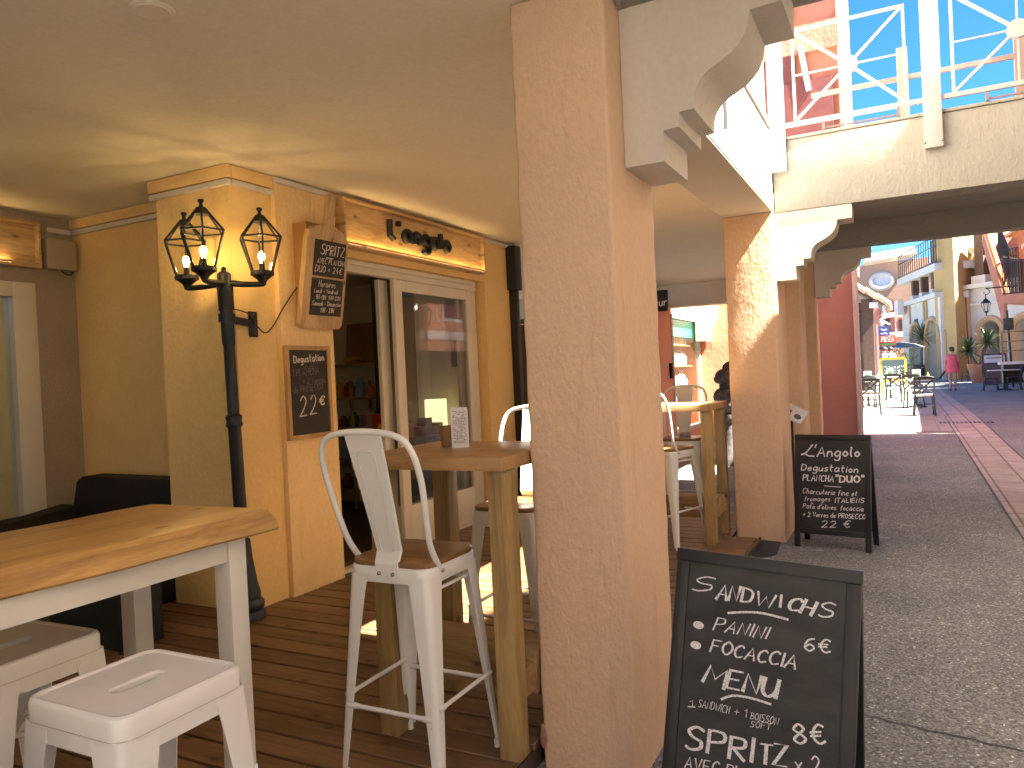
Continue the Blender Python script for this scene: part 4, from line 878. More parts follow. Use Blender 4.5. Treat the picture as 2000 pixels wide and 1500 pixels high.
hh = thing("shade_house", "unseen cream house added to shade the far square", "building", (9, 47, 0.18))
mb = MB(); mb.box(7.6, 14, 44, 54, 0.1, 10.5); mb.box(5.7, 12, 36.7, 39.8, 0.1, 7.5); mb.build("wall", M['far_white'], hh)  # out of view blocks, added only to shade the far square

# ================================================================== LONG LIVE-EDGE BAR TABLE (left)
lt_ = thing("bar_table", "long bar table with live edge slab and white legs at the left", "table", (-2.2, 1.2, DECK))
def slab():
    mb = MB(); ny = 34; y0, y1 = 0.15, 1.87; rings = []
    for i in range(ny+1):
        y = y0+(y1-y0)*i/ny; rr = random.Random(i)
        w1 = 0.016*math.sin(y*4.3+0.5)+0.008*math.sin(y*11)+0.003*(rr.random()-0.5); w2 = 0.02*math.sin(y*3.1)+0.007*math.sin(y*13+1)
        xr, xl = -1.885+w1, -2.46+w2
        if i == ny: pass
        prof = [(xl-0.06, 1.03), (xl-0.05, 1.06), (xl, 1.096), (xl+0.02, 1.10), (-2.2, 1.10), (xr-0.055+0.01*math.sin(y*7), 1.10), (xr-0.036, 1.095), (xr-0.012+0.003*math.sin(y*31), 1.062), (xr+0.002*math.sin(y*43), 1.037), (xr-0.006, 1.03), (-2.2, 1.029)]
        sk = [0.006*math.sin(a*9) for a, b in prof]
        rings.append([mb.bm.verts.new((a, y+(0.012*math.sin(a*6) if i == ny else 0)-(0.012 if i == ny and b > 1.09 else 0), b)) for (a, b) in prof])
    n = len(rings[0])
    for a, b in zip(rings, rings[1:]):
        for j in range(n): mb.bm.faces.new((a[j], a[(j+1) % n], b[(j+1) % n], b[j]))
    mb.bm.faces.new(rings[0][::-1]); mb.bm.faces.new(rings[-1]); return mb
slab().build("tabletop", M['slab'], lt_, 32)
for x, y in ((-1.995, 1.72), (-2.47, 1.72), (-1.995, 0.3), (-2.47, 0.3)):
    mb = MB(); mb.box(x, x+0.07, y, y+0.07, DECK+0.001, 1.028, 0.003); mb.build("leg", M['white_paint'], lt_)
for a in ((-1.99, -1.930, 0.372, 1.718), (-2.465, -2.405, 0.372, 1.718)):
    mb = MB(); mb.box(a[0], a[1], a[2], a[3], 0.955, 1.027, 0.002); mb.build("apron", M['white_paint'], lt_)
mb = MB(); mb.box(-2.398, -1.997, 1.73, 1.78, 0.955, 1.027, 0.002); mb.build("apron", M['white_paint'], lt_)

# ================================================================== WHITE ENAMEL STOOLS
def leg_mesh(sx, sy, top, foot, zt, at=0.085, ab=0.028, r=0.022):
    """tapered folded sheet-metal leg at corner (sx,sy); top/foot are half widths"""
    mb = MB(); th = 0.004; rings = []
    for k in range(9):
        t = k/8; h = top+(foot-top)*t; z = zt*(1-t)+0.022*t; a = at+(ab-at)*(t**0.8); rr = r*(1-0.45*t)
        prof = [(a, 0)] + [(rr*(1-math.sin(q)), rr*(1-math.cos(q))) for q in [rad(d) for d in (0, 22, 45, 68, 90)]] + [(0, a)]
        inn = [(a, th)] + [(th+(rr-0.002)*(1-math.sin(q)), th+(rr-0.002)*(1-math.cos(q))) for q in [rad(d) for d in (0, 22, 45, 68, 90)]] + [(th, a)]
        ring = [mb.bm.verts.new((sx*(h-p), sy*(h-q), z)) for p, q in prof+inn[::-1]]; rings.append(ring)
    n = len(rings[0])
    for a, b in zip(rings, rings[1:]):
        for j in range(n): mb.bm.faces.new((a[j], a[(j+1) % n], b[(j+1) % n], b[j]))
    mb.bm.faces.new(rings[0][::-1]); mb.bm.faces.new(rings[-1]); return mb
def round_square(h, r, n=6):
    out = []
    for cx, cy_, a in ((h-r, h-r, 0), (-h+r, h-r, 90), (-h+r, -h+r, 180), (h-r, -h+r, 270)):
        for k in range(n+1): t = rad(a+90*k/n); out.append((cx+r*math.cos(t), cy_+r*math.sin(t)))
    return out
def loft(mb, levels):
    rings = [[mb.bm.verts.new((a, b, z)) for a, b in ring] for ring, z in levels]; n = len(rings[0])
    for a, b in zip(rings, rings[1:]):
        for j in range(n): mb.bm.faces.new((a[j], a[(j+1) % n], b[(j+1) % n], b[j]))
    return rings
def feet(root, foot):
    for sx in (-1, 1):
        for sy in (-1, 1):
            mb = MB(); h = foot-0.016; mb.tube([(sx*h, sy*h, 0.0), (sx*h, sy*h, 0.03)], 0.0125, 10); yield mb, sx, sy
def make_stool():
    t = thing("metal_stool", "", "stool")
    mb = MB(); H = 0.765; hs_, r = 0.176, 0.045
    lev = [(round_square(hs_-0.002, r), H-0.092), (round_square(hs_, r), H-0.052), (round_square(hs_, r), H-0.012), (round_square(hs_-0.003, r), H-0.004), (round_square(hs_-0.010, r-0.004), H), (round_square(hs_-0.017, r-0.008), H-0.001), (round_square(hs_-0.022, r-0.01), H-0.005)]
    R = loft(mb, lev)
    # flat top with a hand slot, filled between the rim and the slot
    zt = H-0.005; slot = [(0.0185*math.cos(rad(a)), 0.050+0.0185*math.sin(rad(a))) for a in range(0, 181, 20)]+[(0.0185*math.cos(rad(a)), -0.050+0.0185*math.sin(rad(a))) for a in range(180, 361, 20)]
    S1 = [mb.bm.verts.new((a*1.28, b*1.05, zt)) for a, b in slot]; S2 = [mb.bm.verts.new((a, b, zt-0.004)) for a, b in slot]; S3 = [mb.bm.verts.new((a*0.95, b*0.99, zt-0.016)) for a, b in slot]
    n = len(slot)
    for A_, B_ in ((S1, S2), (S2, S3)):
        for j in range(n): mb.bm.faces.new((A_[j], A_[(j+1) % n], B_[(j+1) % n], B_[j]))
    def loop_edges(L): return [mb.bm.edges.get((L[j], L[(j+1) % len(L)])) or mb.bm.edges.new((L[j], L[(j+1) % len(L)])) for j in range(len(L))]
    bmesh.ops.triangle_fill(mb.bm, edges=loop_edges(R[-1])+loop_edges(S1), use_beauty=True)
    seat = mb.build("seat", M['white_metal'], t, 28)
    mb = MB(); loft(mb, [(round_square(hs_+0.001, r), H-0.0495), (round_square(hs_+0.001, r), H-0.051)]); mb.build("seam", M['beige_box'], seat)
    for sx in (-1, 1):
        for sy in (-1, 1): leg_mesh(sx, sy, 0.175, 0.215, H-0.05, 0.10, 0.035).build("leg", M['white_metal'], t, 35)
    for mb, sx, sy in feet(t, 0.215): mb.build("foot_cap", M['rubber'], t)
    for k, (a, b) in enumerate((((-1, -1), (1, 1)), ((-1, 1), (1, -1)))):
        h = 0.185; z = 0.50+0.012*k; mb = MB(); mb.tube([(a[0]*h, a[1]*h, z), (b[0]*h, b[1]*h, z)], 0.009, 10); mb.build("stretcher", M['white_metal'], t)
        mb = MB(); mb.tube([(b[0]*h*0.45, b[1]*h*0.45, z), (b[0]*h*0.6, b[1]*h*0.6, z)], 0.013, 10); mb.build("rubber_sleeve", M['rubber'], t)
    return t
stool = make_stool()
spots = ((-1.66, 1.19, "white metal stool with a slotted seat, nearest the camera and tucked against the table leg", 0.0), (-2.275, 1.235, "white metal stool under the long table, behind the nearest stool", 0.03), (-1.74, 0.585, "white metal stool of which only a corner shows at the bottom left", -0.02))
for i, (x, y, lab, rz) in enumerate(spots):
    o = stool if i == 0 else copy_tree(stool); o.location = (x, y, DECK+0.002); o.rotation_euler = (0, 0, rz); o["label"] = lab; o["group"] = "backless white stools at the long table"

# bar stool with back, local frame: back towards -y
def make_bar_stool():
    t = thing("bar_stool", "", "bar stool"); HF = 0.785; hs_ = 0.178; r = 0.05
    mb = MB(); R = loft(mb, [(round_square(hs_-0.004, r), HF-0.058), (round_square(hs_, r), HF-0.04), (round_square(hs_, r), HF-0.003), (round_square(hs_-0.003, r-0.003), HF), (round_square(hs_-0.03, r-0.02), HF)]); mb.bm.faces.new(R[-1]); mb.build("seat_frame", M['white_metal'], t, 50)
    mb = MB(); R = loft(mb, [(round_square(hs_-0.004, r+0.01), HF+0.001), (round_square(hs_-0.001, r+0.012), HF+0.006), (round_square(hs_-0.001, r+0.012), HF+0.018), (round_square(hs_-0.006, r+0.01), HF+0.023)]); mb.bm.faces.new(R[-1]); mb.bm.faces.new(R[0][::-1]); mb.build("seat", M['seat_w'], t, 40)
    for sx in (-1, 1):
        for sy in (-1, 1): leg_mesh(sx, sy, 0.177, 0.222, HF-0.03, 0.088, 0.030, 0.03).build("leg", M['white_metal'], t, 35)
    for mb, sx, sy in feet(t, 0.222): mb.build("foot_cap", M['white_metal'], t)
    for (a, b, z) in (((-1, -1), (1, -1), 0.27), ((-1, 1), (1, 1), 0.27), ((-1, -1), (-1, 1), 0.30), ((1, -1), (1, 1), 0.30)):
        h = 0.199; A = Vector((a[0]*h, a[1]*h, z)); B = Vector((b[0]*h, b[1]*h, z)); mb = MB(); d = (B-A).normalized()
        mb.tube([A+d*0.012, A+d*0.05, A+d*0.065, B-d*0.065, B-d*0.05, B-d*0.012], [0.012, 0.011, 0.0085, 0.0085, 0.011, 0.012], 10); mb.build("stretcher", M['white_metal'], t)
    for (a, b) in (((-1, 0.55), (1, 0.55)), ((0.95, -0.6), (0.95, 0.75))):
        h = 0.172; mb = MB(); mb.tube([(a[0]*h, a[1]*h, 0.70), (b[0]*h, b[1]*h, 0.70)], 0.007, 8); mb.build("brace", M['white_metal'], t)
    lean = lambda z: -0.150-0.26*z-0.06*z*z
    pts = [(-0.172, -0.03), (-0.181, 0.06), (-0.193, 0.15), (-0.203, 0.24), (-0.207, 0.31), (-0.200, 0.38), (-0.178, 0.428), (-0.135, 0.452), (-0.07, 0.463), (0, 0.466), (0.07, 0.463), (0.135, 0.452), (0.178, 0.428), (0.200, 0.38), (0.207, 0.31), (0.203, 0.24), (0.193, 0.15), (0.181, 0.06), (0.172, -0.03)]
    k = 1.03
    pv = [Vector((x, lean(z*k)+(0.05 if z < 0 else 0.02*max(0, 0.1-z)*10), HF+0.02+z*k)) for x, z in pts]
    mb = MB(); mb.tube(smoothline(pv, 5), 0.0115, 12); mb.build("back_hoop", M['white_metal'], t, 60)
    mb = MB(); cols = []
    for i in range(13):
        z = -0.05+0.515*i/12; wd = 0.050+0.03*((z+0.05)/0.515)**0.9; row = []
        for q in (-1, -0.93, -0.55, -0.47, 0, 0.47, 0.55, 0.93, 1):
            em = 0.0
            
            row.append(((q*wd), lean(max(z, 0)*k)+(0.0 if z > 0 else -0.03)+(0.004 if abs(q) > 0.95 else 0)-em, HF+0.02+z*k))
        cols.append(row)
    for dy in (0.0,):
        F_ = [[mb.bm.verts.new(p) for p in row] for row in cols]; B_ = [[mb.bm.verts.new((p[0], p[1]+0.004, p[2])) for p in row] for row in cols]
        for i in range(12):
            for j in range(8):
                mb.bm.faces.new((F_[i][j], F_[i][j+1], F_[i+1][j+1], F_[i+1][j])); mb.bm.faces.new((B_[i][j+1], B_[i][j], B_[i+1][j], B_[i+1][j+1]))
            for j in (0, 8): mb.bm.faces.new((F_[i][j], F_[i+1][j], B_[i+1][j], B_[i][j]))
        for i in (0, 12):
            for j in range(8): mb.bm.faces.new((F_[i][j], F_[i][j+1], B_[i][j+1], B_[i][j]))
    mb.build("back_panel", M['white_metal'], t, 18)
    bead = []
    for (q, z) in [(0.5, 0.05), (0.5, 0.30), (0.5, 0.375), (0.42, 0.395), (-0.42, 0.395), (-0.5, 0.375), (-0.5, 0.30), (-0.5, 0.05), (-0.42, 0.035), (0.42, 0.035), (0.5, 0.05)]:
        wd = 0.050+0.03*((z+0.05)/0.515)**0.9; bead.append((q*wd, lean(z*k)-0.0045, HF+0.02+z*k))
    mb = MB(); mb.tube(bead, 0.0022, 6); mb.build("panel_bead", M['white_metal'], t, 60)
    for p in ((-0.03, -0.184, HF-0.022), (0.03, -0.184, HF-0.022), (0.183, -0.09, HF-0.018), (-0.183, -0.09, HF-0.018)):
        mb = MB(); mb.ball(p, 0.0075, 2); mb.build("bolt", M['steel'], t)
    return t
bs = make_bar_stool()
for i, (x, y, rz, lab) in enumerate(((-1.675, 2.38, 0.0, "white metal bar stool with tall hoop back, in front of the near bar table"), (-1.78, 3.46, math.pi, "white metal bar stool behind the near bar table, half hidden by the middle pillar"), (-1.77, 6.22, rad(-20), "white metal bar stool in front of the far bar table, cut by the pillar edge"), (-1.86, 7.08, math.pi+0.1, "white metal bar stool behind the far bar table, its hoop back above the top"))):
    o = bs if i == 0 else copy_tree(bs); o.location = (x, y, DECK+0.002); o.rotation_euler = (0, 0, rz); o["label"] = lab; o["group"] = "bar stools at the two wooden bar tables"

# ================================================================== WOODEN BAR TABLES
def make_bar_table(label, x0, x1, y0, y1, legy, top=1.205):
    t = thing("bar_table", label, "table", ((x0+x1)/2, (y0+y1)/2, DECK), 0, None)
    mb = MB(); mb.box(x0, x1, y0, y1, top-0.052, top, 0.004); mb.build("tabletop", M['bar_top'], t)
    lx = (x0+0.06, x1-0.087)
    for x in lx:
        for y in legy:
            mb = MB(); mb.box(x, x+0.085, y, y+0.085, DECK+0.001, top-0.053, 0.004); mb.build("leg", M['post_z'], t)
    for x in lx:
        mb = MB(); mb.box(x+0.01, x+0.075, legy[0]+0.087, legy[1]-0.002, 0.26, 0.37, 0.003); mb.build("side_rail", M['post_x'], t)
    ym = (legy[0]+legy[1])/2
    mb = MB(); mb.box(lx[0]-0.02, lx[1]+0.083, ym-0.06, ym+0.15, 0.371, 0.415, 0.004); mb.build("footrest", M['post_x'], t)
    mb = MB(); mb.box(lx[0]-0.015, lx[1]+0.08, ym-0.05, ym-0.008, 0.24, 0.370, 0.004); mb.build("cross_rail", M['post_x'], t); return t
t1 = make_bar_table("chunky wooden bar table beside the middle pillar, with a menu card on it", -2.03, -1.324, 2.47, 3.13, (2.50, 2.97))
t2 = make_bar_table("chunky wooden bar table further along, between the two peach pillars", -2.15, -1.385, 6.14, 6.86, (6.19, 6.70))
for t in (t1, t2): t["group"] = "wooden bar tables on the deck"
cup = thing("card_cup", "small brown card cup on the near bar table", "cup", (-1.80, 2.87, 1.206))
mb = MB(); mb.lathe([(0.036, 0.0), (0.048, 0.085), (0.050, 0.086), (0.050, 0.092), (0.045, 0.0915), (0.035, 0.01)], (-1.80, 2.87, 1.206), 20); mb.build("body", M['cup'], cup)
def menu(label, x, y, z, h, w_, rz, lines=22):
    t = thing("menu_card", label, "menu", (x, y, z), rz); mb = MB(); mb.prism([(-w_/2, 0), (w_/2, 0), (w_/2, h), (-w_/2, h)], lambda a, b, d: Vector((a, d-b*0.10, b)), -0.0007, 0.0007); c = mb.build("card", M['paper'], t, world=False)
    mb = MB(); mb.box(-w_/2, w_/2, -0.03, 0.03, 0.0, 0.003); mb.build("foot", M['paper'], t, world=False)
    mb = MB(); fn = lambda u, v, o_: Vector((u, -0.0012-o_-v*0.10, v)); rr = random.Random(3)
    for k in range(lines):
        v = h*(0.9-0.82*k/lines); u = -w_*0.38
        while u < w_*0.34:
            du = rr.uniform(0.004, 0.012)
            if rr.random() < 0.8: ribbon(mb, [Vector((u, v, 0)), Vector((min(u+du, w_*0.36), v+rr.uniform(-0.0005, 0.0005), 0))], fn, 0.0022, 0.0022, 0)
            u += du+0.003
    mb.build("print", M['ink'], c, world=False); return t
menu("white printed menu card standing beside the brown cup", -1.72, 2.83, 1.206, 0.175, 0.075, rad(28))
menu("white menu card standing on the far bar table", -2.02, 6.45, 1.206, 0.20, 0.06, rad(28))

# ================================================================== THREE-ARMED LAMP POST
B0 = on_z(484, 1206, DECK+0.003); T0 = on_x(438, 545, B0.x-0.01)
lp = thing("lamp_post", "black three armed lamp post with lit glass lanterns beside the shop corner", "street lamp", tuple(B0))
ax = (T0-B0); L_ = ax.length; ax.normalize()
def along(h): return B0+ax*h
def lathe_on(mb, prof, n=20):
    xx = ax.cross(Vector((0, 1, 0))).normalized(); yy = ax.cross(xx); rings = []
    for r, h in prof: rings.append([mb.bm.verts.new(along(h)+(xx*math.cos(2*math.pi*j/n)+yy*math.sin(2*math.pi*j/n))*r) for j in range(n)])
    for a, b in zip(rings, rings[1:]):
        for j in range(n): mb.bm.faces.new((a[j], a[(j+1) % n], b[(j+1) % n], b[j]))
    mb.bm.faces.new(rings[0][::-1]); mb.bm.faces.new(rings[-1])
mb = MB(); lathe_on(mb, [(0.115, 0), (0.115, 0.03), (0.10, 0.05), (0.11, 0.075), (0.108, 0.10), (0.088, 0.125), (0.092, 0.15), (0.075, 0.22), (0.055, 0.38), (0.047, 0.50)]); mb.build("base", M['lamp_pole'], lp)
mb = MB(); lathe_on(mb, [(0.040, 0.48), (0.040, 1.21), (0.055, 1.23), (0.046, 1.25), (0.052, 1.285), (0.036, 1.30), (0.034, L_-0.42), (0.040, L_-0.41), (0.040, L_-0.18)]); mb.build("pole", M['lamp_pole'], lp)
mb = MB(); lathe_on(mb, [(0.047, L_-0.20), (0.049, L_-0.04), (0.043, L_-0.02), (0.043, L_+0.03), (0.028, L_+0.045), (0.014, L_+0.05), (0.018, L_+0.065), (0.004, L_+0.078)]); mb.build("collar", M['black_metal'], lp)
Rh = Vector((RIGHT.x, RIGHT.y, 0)).normalized(); Fh = Vector((FWD.x, FWD.y, 0)).normalized()
for dx, dy, dz in ((0.235, 0.02, 0.0), (-0.02, -0.26, 0.0), (-0.255, 0.05, 0.0)):
    c = along(L_)+Rh*dx+Fh*dy+Vector((0, 0, 0.015))
    a0 = along(L_-0.03)
    mb = MB(); mid = a0.lerp(c, 0.5)-Vector((0, 0, 0.03)); pts = smoothline([a0, a0.lerp(c, 0.25)-Vector((0, 0, 0.012)), mid, c-Vector((0, 0, 0.055)), c-Vector((0, 0, 0.03))], 4); mb.tube(pts, [0.024-0.010*i/(len(pts)-1) for i in range(len(pts))], 10); arm = mb.build("arm", M['black_metal'], lp, 60)
    lan = MB(); n = 6; r0, r1, z1, z2 = 0.068, 0.135, 0.235, 0.375
    ph = 0.35
    pb_ = [c+Vector((r0*math.cos(ph+math.pi/3*j), r0*math.sin(ph+math.pi/3*j), 0.02)) for j in range(n)]; pt = [c+Vector((r1*math.cos(ph+math.pi/3*j), r1*math.sin(ph+math.pi/3*j), z1)) for j in range(n)]; pc = [c+Vector((0.022*math.cos(ph+math.pi/3*j), 0.022*math.sin(ph+math.pi/3*j), z2)) for j in range(n)]
    for j in range(n):
        lan.bar(pb_[j], pt[j], 0.010); lan.bar(pt[j], pc[j], 0.011); lan.bar(pt[j], pt[(j+1) % n], 0.011); lan.bar(pb_[j], pb_[(j+1) % n], 0.012)
    lan.lathe([(0.012, -0.055), (0.02, -0.05), (0.03, -0.03), (0.062, -0.005), (0.074, 0.0), (0.074, 0.02)], c, 12)
    lan.lathe([(0.045, z2-0.04), (0.026, z2), (0.012, z2+0.012), (0.010, z2+0.03), (0.018, z2+0.036), (0.018, z2+0.05), (0.005, z2+0.054)], c, 12)
    lo = lan.build("lantern", M['black_metal'], lp, 30)
    gb = MB()
    for j in range(n):
        k = (j+1) % n; e = 0.97; q = lambda p: c+Vector(((p-c).x*e, (p-c).y*e, (p-c).z))
        gb.quad(q(pb_[j]), q(pb_[k]), q(pt[k]), q(pt[j])); gb.quad(q(pt[j]), q(pt[k]), q(pc[k]), q(pc[j]))
    gb.build("glass", M['lamp_glass'], lo, 10)
    mb = MB(); mb.lathe([(0.022, 0.022), (0.024, 0.03), (0.018, 0.04), (0.017, 0.075), (0.012, 0.078)], c, 12); mb.build("socket", M['black_metal'], lo)
    mb = MB(); mb.lathe([(0.010, 0.079), (0.013, 0.095), (0.020, 0.112), (0.021, 0.125), (0.014, 0.142), (0.004, 0.15)], c, 10); mb.build("bulb", M['bulb'], lo)
wb = along(L_-0.25); pl = Vector((-3.829, 3.71, wb.z-0.02))
mb = MB(); mb.bar(wb, (pl.x+0.02, pl.y, pl.z), 0.03, 0.045); mb.box(pl.x+0.001, pl.x+0.016, pl.y-0.035, pl.y+0.035, pl.z-0.085, pl.z+0.085, 0.004); mb.tube([wb-Vector((0, 0, 0.02)), wb+Vector((0, 0, 0.03))], 0.052, 16); mb.build("wall_bracket", M['black_metal'], lp)
mb = MB()
for z in (-0.065, 0.065): mb.ball((pl.x+0.018, pl.y, pl.z+z), 0.007, 1)
mb.build("screw", M['steel'], lp)
mb = MB(); mb.tube(smoothline([along(L_-0.19)+Vector((0.03, 0.03, 0)), (pl.x+0.06, pl.y-0.08, pl.z+0.06), (pl.x+0.03, pl.y, pl.z-0.01)], 5), 0.0045, 6)
mb.tube(smoothline([(pl.x+0.022, pl.y+0.02, pl.z-0.01), (pl.x+0.02, 3.80, pl.z-0.055), (-3.815, 3.88, pl.z-0.01), (-3.78, 3.945, pl.z+0.11), (-3.775, 4.04, pl.z+0.22), (-3.77, 4.085, pl.z+0.27)], 6), 0.0045, 6); mb.build("cable", M['black_metal'], lp)

# ================================================================== CHALKBOARD A-FRAMES
def a_frame(label, L, R, ztop, lean, roll=0.0, mat_board=M['chalkboard']):
    L = Vector(L); R = Vector(R); u = (R-L); W = u.length; u.normalize(); ang = math.atan2(u.y, u.x); H = ztop/math.cos(lean); ns = math.sin(lean)
    base = (L+R)/2; base.z = gz(base.y)-0.004; nrm = Vector((u.y, -u.x, 0))
    base = base+nrm*(ztop*math.tan(lean)); t = thing("sidewalk_chalkboard", label, "chalkboard sign", tuple(base), ang); t.rotation_euler = (0, roll, ang)
    def pt(a, b, d): # a across from the left edge, b up along the board, d outwards; local coordinates
        return Vector((a-W/2, b*ns-d*math.cos(lean), b*math.cos(lean)+d*ns))
    xf = Matrix((( 1, 0, 0, -W/2), (0, -math.cos(lean), ns, 0), (0, ns, math.cos(lean), 0), (0, 0, 0, 1)))  # (a,d,b)
    sw = 0.042; fr_ = MB(xf)
    for a in (0, W-sw): fr_.box(a, a+sw, -0.032, 0, 0.002, H-0.001, 0.0025)
    fr_.box(-0.002, W+0.002, -0.035, 0.0035, H, H+0.04, 0.003); fr_.box(sw+0.0005, W-sw-0.0005, -0.03, -0.002, 0.115, 0.155, 0.002)
    fr_.build("frame", M['black_paint'], t, world=False)
    bd_ = MB(xf); bd_.box(sw+0.0005, W-sw-0.0005, -0.02, -0.006, 0.156, H-0.0005); bd_o = bd_.build("board", mat_board, t, world=False)
    xb = Matrix(((1, 0, 0, -W/2), (0, math.cos(lean), -ns, 2*H*ns+0.045), (0, ns, math.cos(lean), 0), (0, 0, 0, 1)))
    bk = MB(xb)
    for a in (0.0, W-sw): bk.box(a, a+sw, -0.03, 0, 0.002, H-0.03, 0.0025)
    bk.box(sw+0.001, W-sw-0.001, -0.02, -0.006, 0.12, H-0.04); bk.build("rear_frame", M['black_paint'], t, world=False)
    mb = MB(); mb.tube([Vector((W*0.06, 2*H*ns*0.0+0.10*ns+0.02, 0.20)), Vector((W*0.055, H*ns, 0.12)), Vector((W*0.06, 2*H*ns, 0.20))], 0.003, 6); mb.build("chain", M['steel'], t, world=False)
    # board coordinates of a sight line
    mw = Matrix.Translation(base) @ Matrix.Rotation(ang, 4, 'Z') @ Matrix.Rotation(roll, 4, 'Y'); o = mw @ pt(0, 0, -0.006); ua = mw.to_3x3() @ Vector((1, 0, 0)); va = mw.to_3x3() @ Vector((0, ns, math.cos(lean))); nn = ua.cross(va)
    def uv(px, py): d = ray(px, py); q = EYE+d*((o-EYE).dot(nn)/d.dot(nn)); return ((q-o).dot(ua), (q-o).dot(va))
    return t, bd_o, (lambda a, b, off: pt(a, b, -0.006+off)), uv
def wpx(mb, fn, uv, text, x0, y0, x1, y1, hp, **k):
    p0 = uv(x0, y0); p1 = uv(x1, y1); q = uv(x0, y0-hp); write(mb, text, fn, p0, p1, q[1]-p0[1], **k)
def rpx(mb, fn, uv, pts, w_): ribbon(mb, smoothline([Vector((*uv(*p), 0)) for p in pts], 5), fn, w_, w_, 0.0016)

tA, bA, fA, uvA = a_frame("large black chalkboard stand with sandwich prices in the foreground", (-0.748, 2.534, 0), (-0.178, 2.50, 0), 0.905, rad(13), rad(3.0))
def crop2(x, y): return (1280+x/3.41, 1060+y/3.41)
mb = MB()
def wA(text, x0, y0, x1, y1, h, **k): a = crop2(x0, y0); b = crop2(x1, y1); wpx(mb, fA, uvA, text, a[0], a[1], b[0], b[1], h/3.41, **k)
wA("S", 245, 318, 380, 322, 92, wv=0.12, wh=0.10, slant=0.2, jit=0)
wA("AN", 405, 375, 545, 392, 100, wv=0.22, wh=0.08, slant=0.2, gap=0.12); wA("D", 572, 392, 640, 404, 96, wv=0.2, wh=0.09, slant=0.15); wA("W", 665, 414, 785, 442, 98, wv=0.17, wh=0.09, slant=0.1)
wA("I", 828, 428, 845, 431, 80, wv=0.22, wh=0.1, slant=0.05); wA("CH", 875, 440, 1035, 485, 92, wv=0.26, wh=0.10, slant=0.2, gap=0.1); wA("S", 1085, 490, 1185, 500, 98, wv=0.14, wh=0.1, slant=0.2, jit=0)
wA("PANINI", 385, 580, 735, 640, 82, wv=0.14, wh=0.08, slant=0.3); wA("FOCACCIA", 365, 725, 930, 840, 84, wv=0.18, wh=0.10, slant=0.18, gap=0.16)
wA("6€", 990, 715, 1165, 735, 84, wv=0.16, wh=0.12, slant=0.05); wA("M", 315, 925, 455, 975, 130, wv=0.20, wh=0.08, slant=0.15); wA("ENU", 470, 965, 800, 1035, 118, wv=0.24, wh=0.10, slant=0.15, gap=0.14)
wA("1", 232, 1090, 250, 1092, 44, wv=0.1, wh=0.1, slant=0.0); rpx(mb, fA, uvA, [crop2(218, 1091), crop2(266, 1094)], 0.0035); wA("SANDWICH", 285, 1090, 490, 1138, 50, wv=0.09, wh=0.07, slant=0.2); wA("+ 1", 525, 1145, 605, 1160, 52, wv=0.09, wh=0.08)
wA("BOISSON", 635, 1172, 815, 1215, 48, wv=0.10, wh=0.08, slant=0.2); wA("SOFT", 632, 1225, 765, 1245, 42, wv=0.10, wh=0.09, slant=0.2)
wA("8€", 925, 1335, 1135, 1335, 120, wv=0.16, wh=0.10, slant=0.05); wA("SPRI", 200, 1370, 640, 1460, 150, wv=0.18, wh=0.10, slant=0.08, gap=0.18); wA("TZ", 690, 1462, 880, 1490, 135, wv=0.2, wh=0.06, slant=0.1, gap=0.06)
wA("x 2", 935, 1525, 1100, 1540, 110, wv=0.10, wh=0.08, slant=0.1); wA("AVEC PLANCHA", 195, 1500, 900, 1640, 80, wv=0.14, wh=0.09, slant=0.15)
for pts, w_ in ((((485, 468), (600, 462), (720, 470), (885, 512)), 0.007), (((440, 1042), (520, 1018), (640, 1035), (770, 1076)), 0.007)): rpx(mb, fA, uvA, [crop2(*p) for p in pts], w_)
for c in ((288, 548), (270, 682)):
    a, b = uvA(*crop2(*c)); pts = [(a+0.0165*math.cos(q*math.pi/8)*1.1, b+0.0125*math.sin(q*math.pi/8)) for q in range(16)]; vs = [mb.bm.verts.new(fA(x, y, 0.0018)) for x, y in pts]; mb.bm.faces.new(vs)
mb.build("lettering", M['chalk'], bA, world=False)

tB, bB, fB, uvB = a_frame("smaller looking black chalkboard stand with tasting menu by the second pillar", (-0.815, 6.72, 0), (-0.238, 6.62, 0), 0.875, rad(9))
def crop3(x, y): return (1540+x/6.0, 840+y/6.0)
mb = MB()
def wB(text, x0, y0, x1, y1, h, **k): a = crop3(x0, y0); b = crop3(x1, y1); wpx(mb, fB, uvB, text, a[0], a[1], b[0], b[1], h/6.0, **k)
wB("&'", 150, 292, 320, 300, 125, wv=0.12, wh=0.14, slant=0.02, jit=0, gap=0.0); wB("Angolo", 335, 310, 830, 310, 105, wv=0.16, wh=0.12, slant=0.1)
wB("Degustation", 150, 470, 810, 500, 75, wv=0.17, wh=0.14); wB("PLANCHA", 170, 590, 525, 605, 72, wv=0.18, wh=0.12); wB("\"DUO\"", 555, 610, 880, 615, 78, wv=0.26, wh=0.16, slant=0.05)
wB("Charcuterie fine et", 165, 740, 800, 775, 58, wv=0.13, wh=0.11, slant=0.2); wB("fromages", 185, 830, 485, 835, 52, wv=0.13, wh=0.11, slant=0.2); wB("ITALIENS", 545, 850, 885, 850, 50, wv=0.2, wh=0.16)
wB("Pate d'olives. focaccia", 170, 915, 875, 950, 52, wv=0.15, wh=0.13, slant=0.15); wB("+ 2 Verres de PROSECCO", 170, 1010, 900, 1045, 52, wv=0.17, wh=0.14, slant=0.1); wB("22 €", 385, 1140, 720, 1140, 80, wv=0.11, wh=0.10, slant=0.15)
rpx(mb, fB, uvB, [crop3(420, 655), crop3(615, 668)], 0.006); rpx(mb, fB, uvB, [crop3(262, 868), crop3(275, 850), crop3(290, 868)], 0.004)
mb.build("lettering", M['chalk'], bB, world=False)

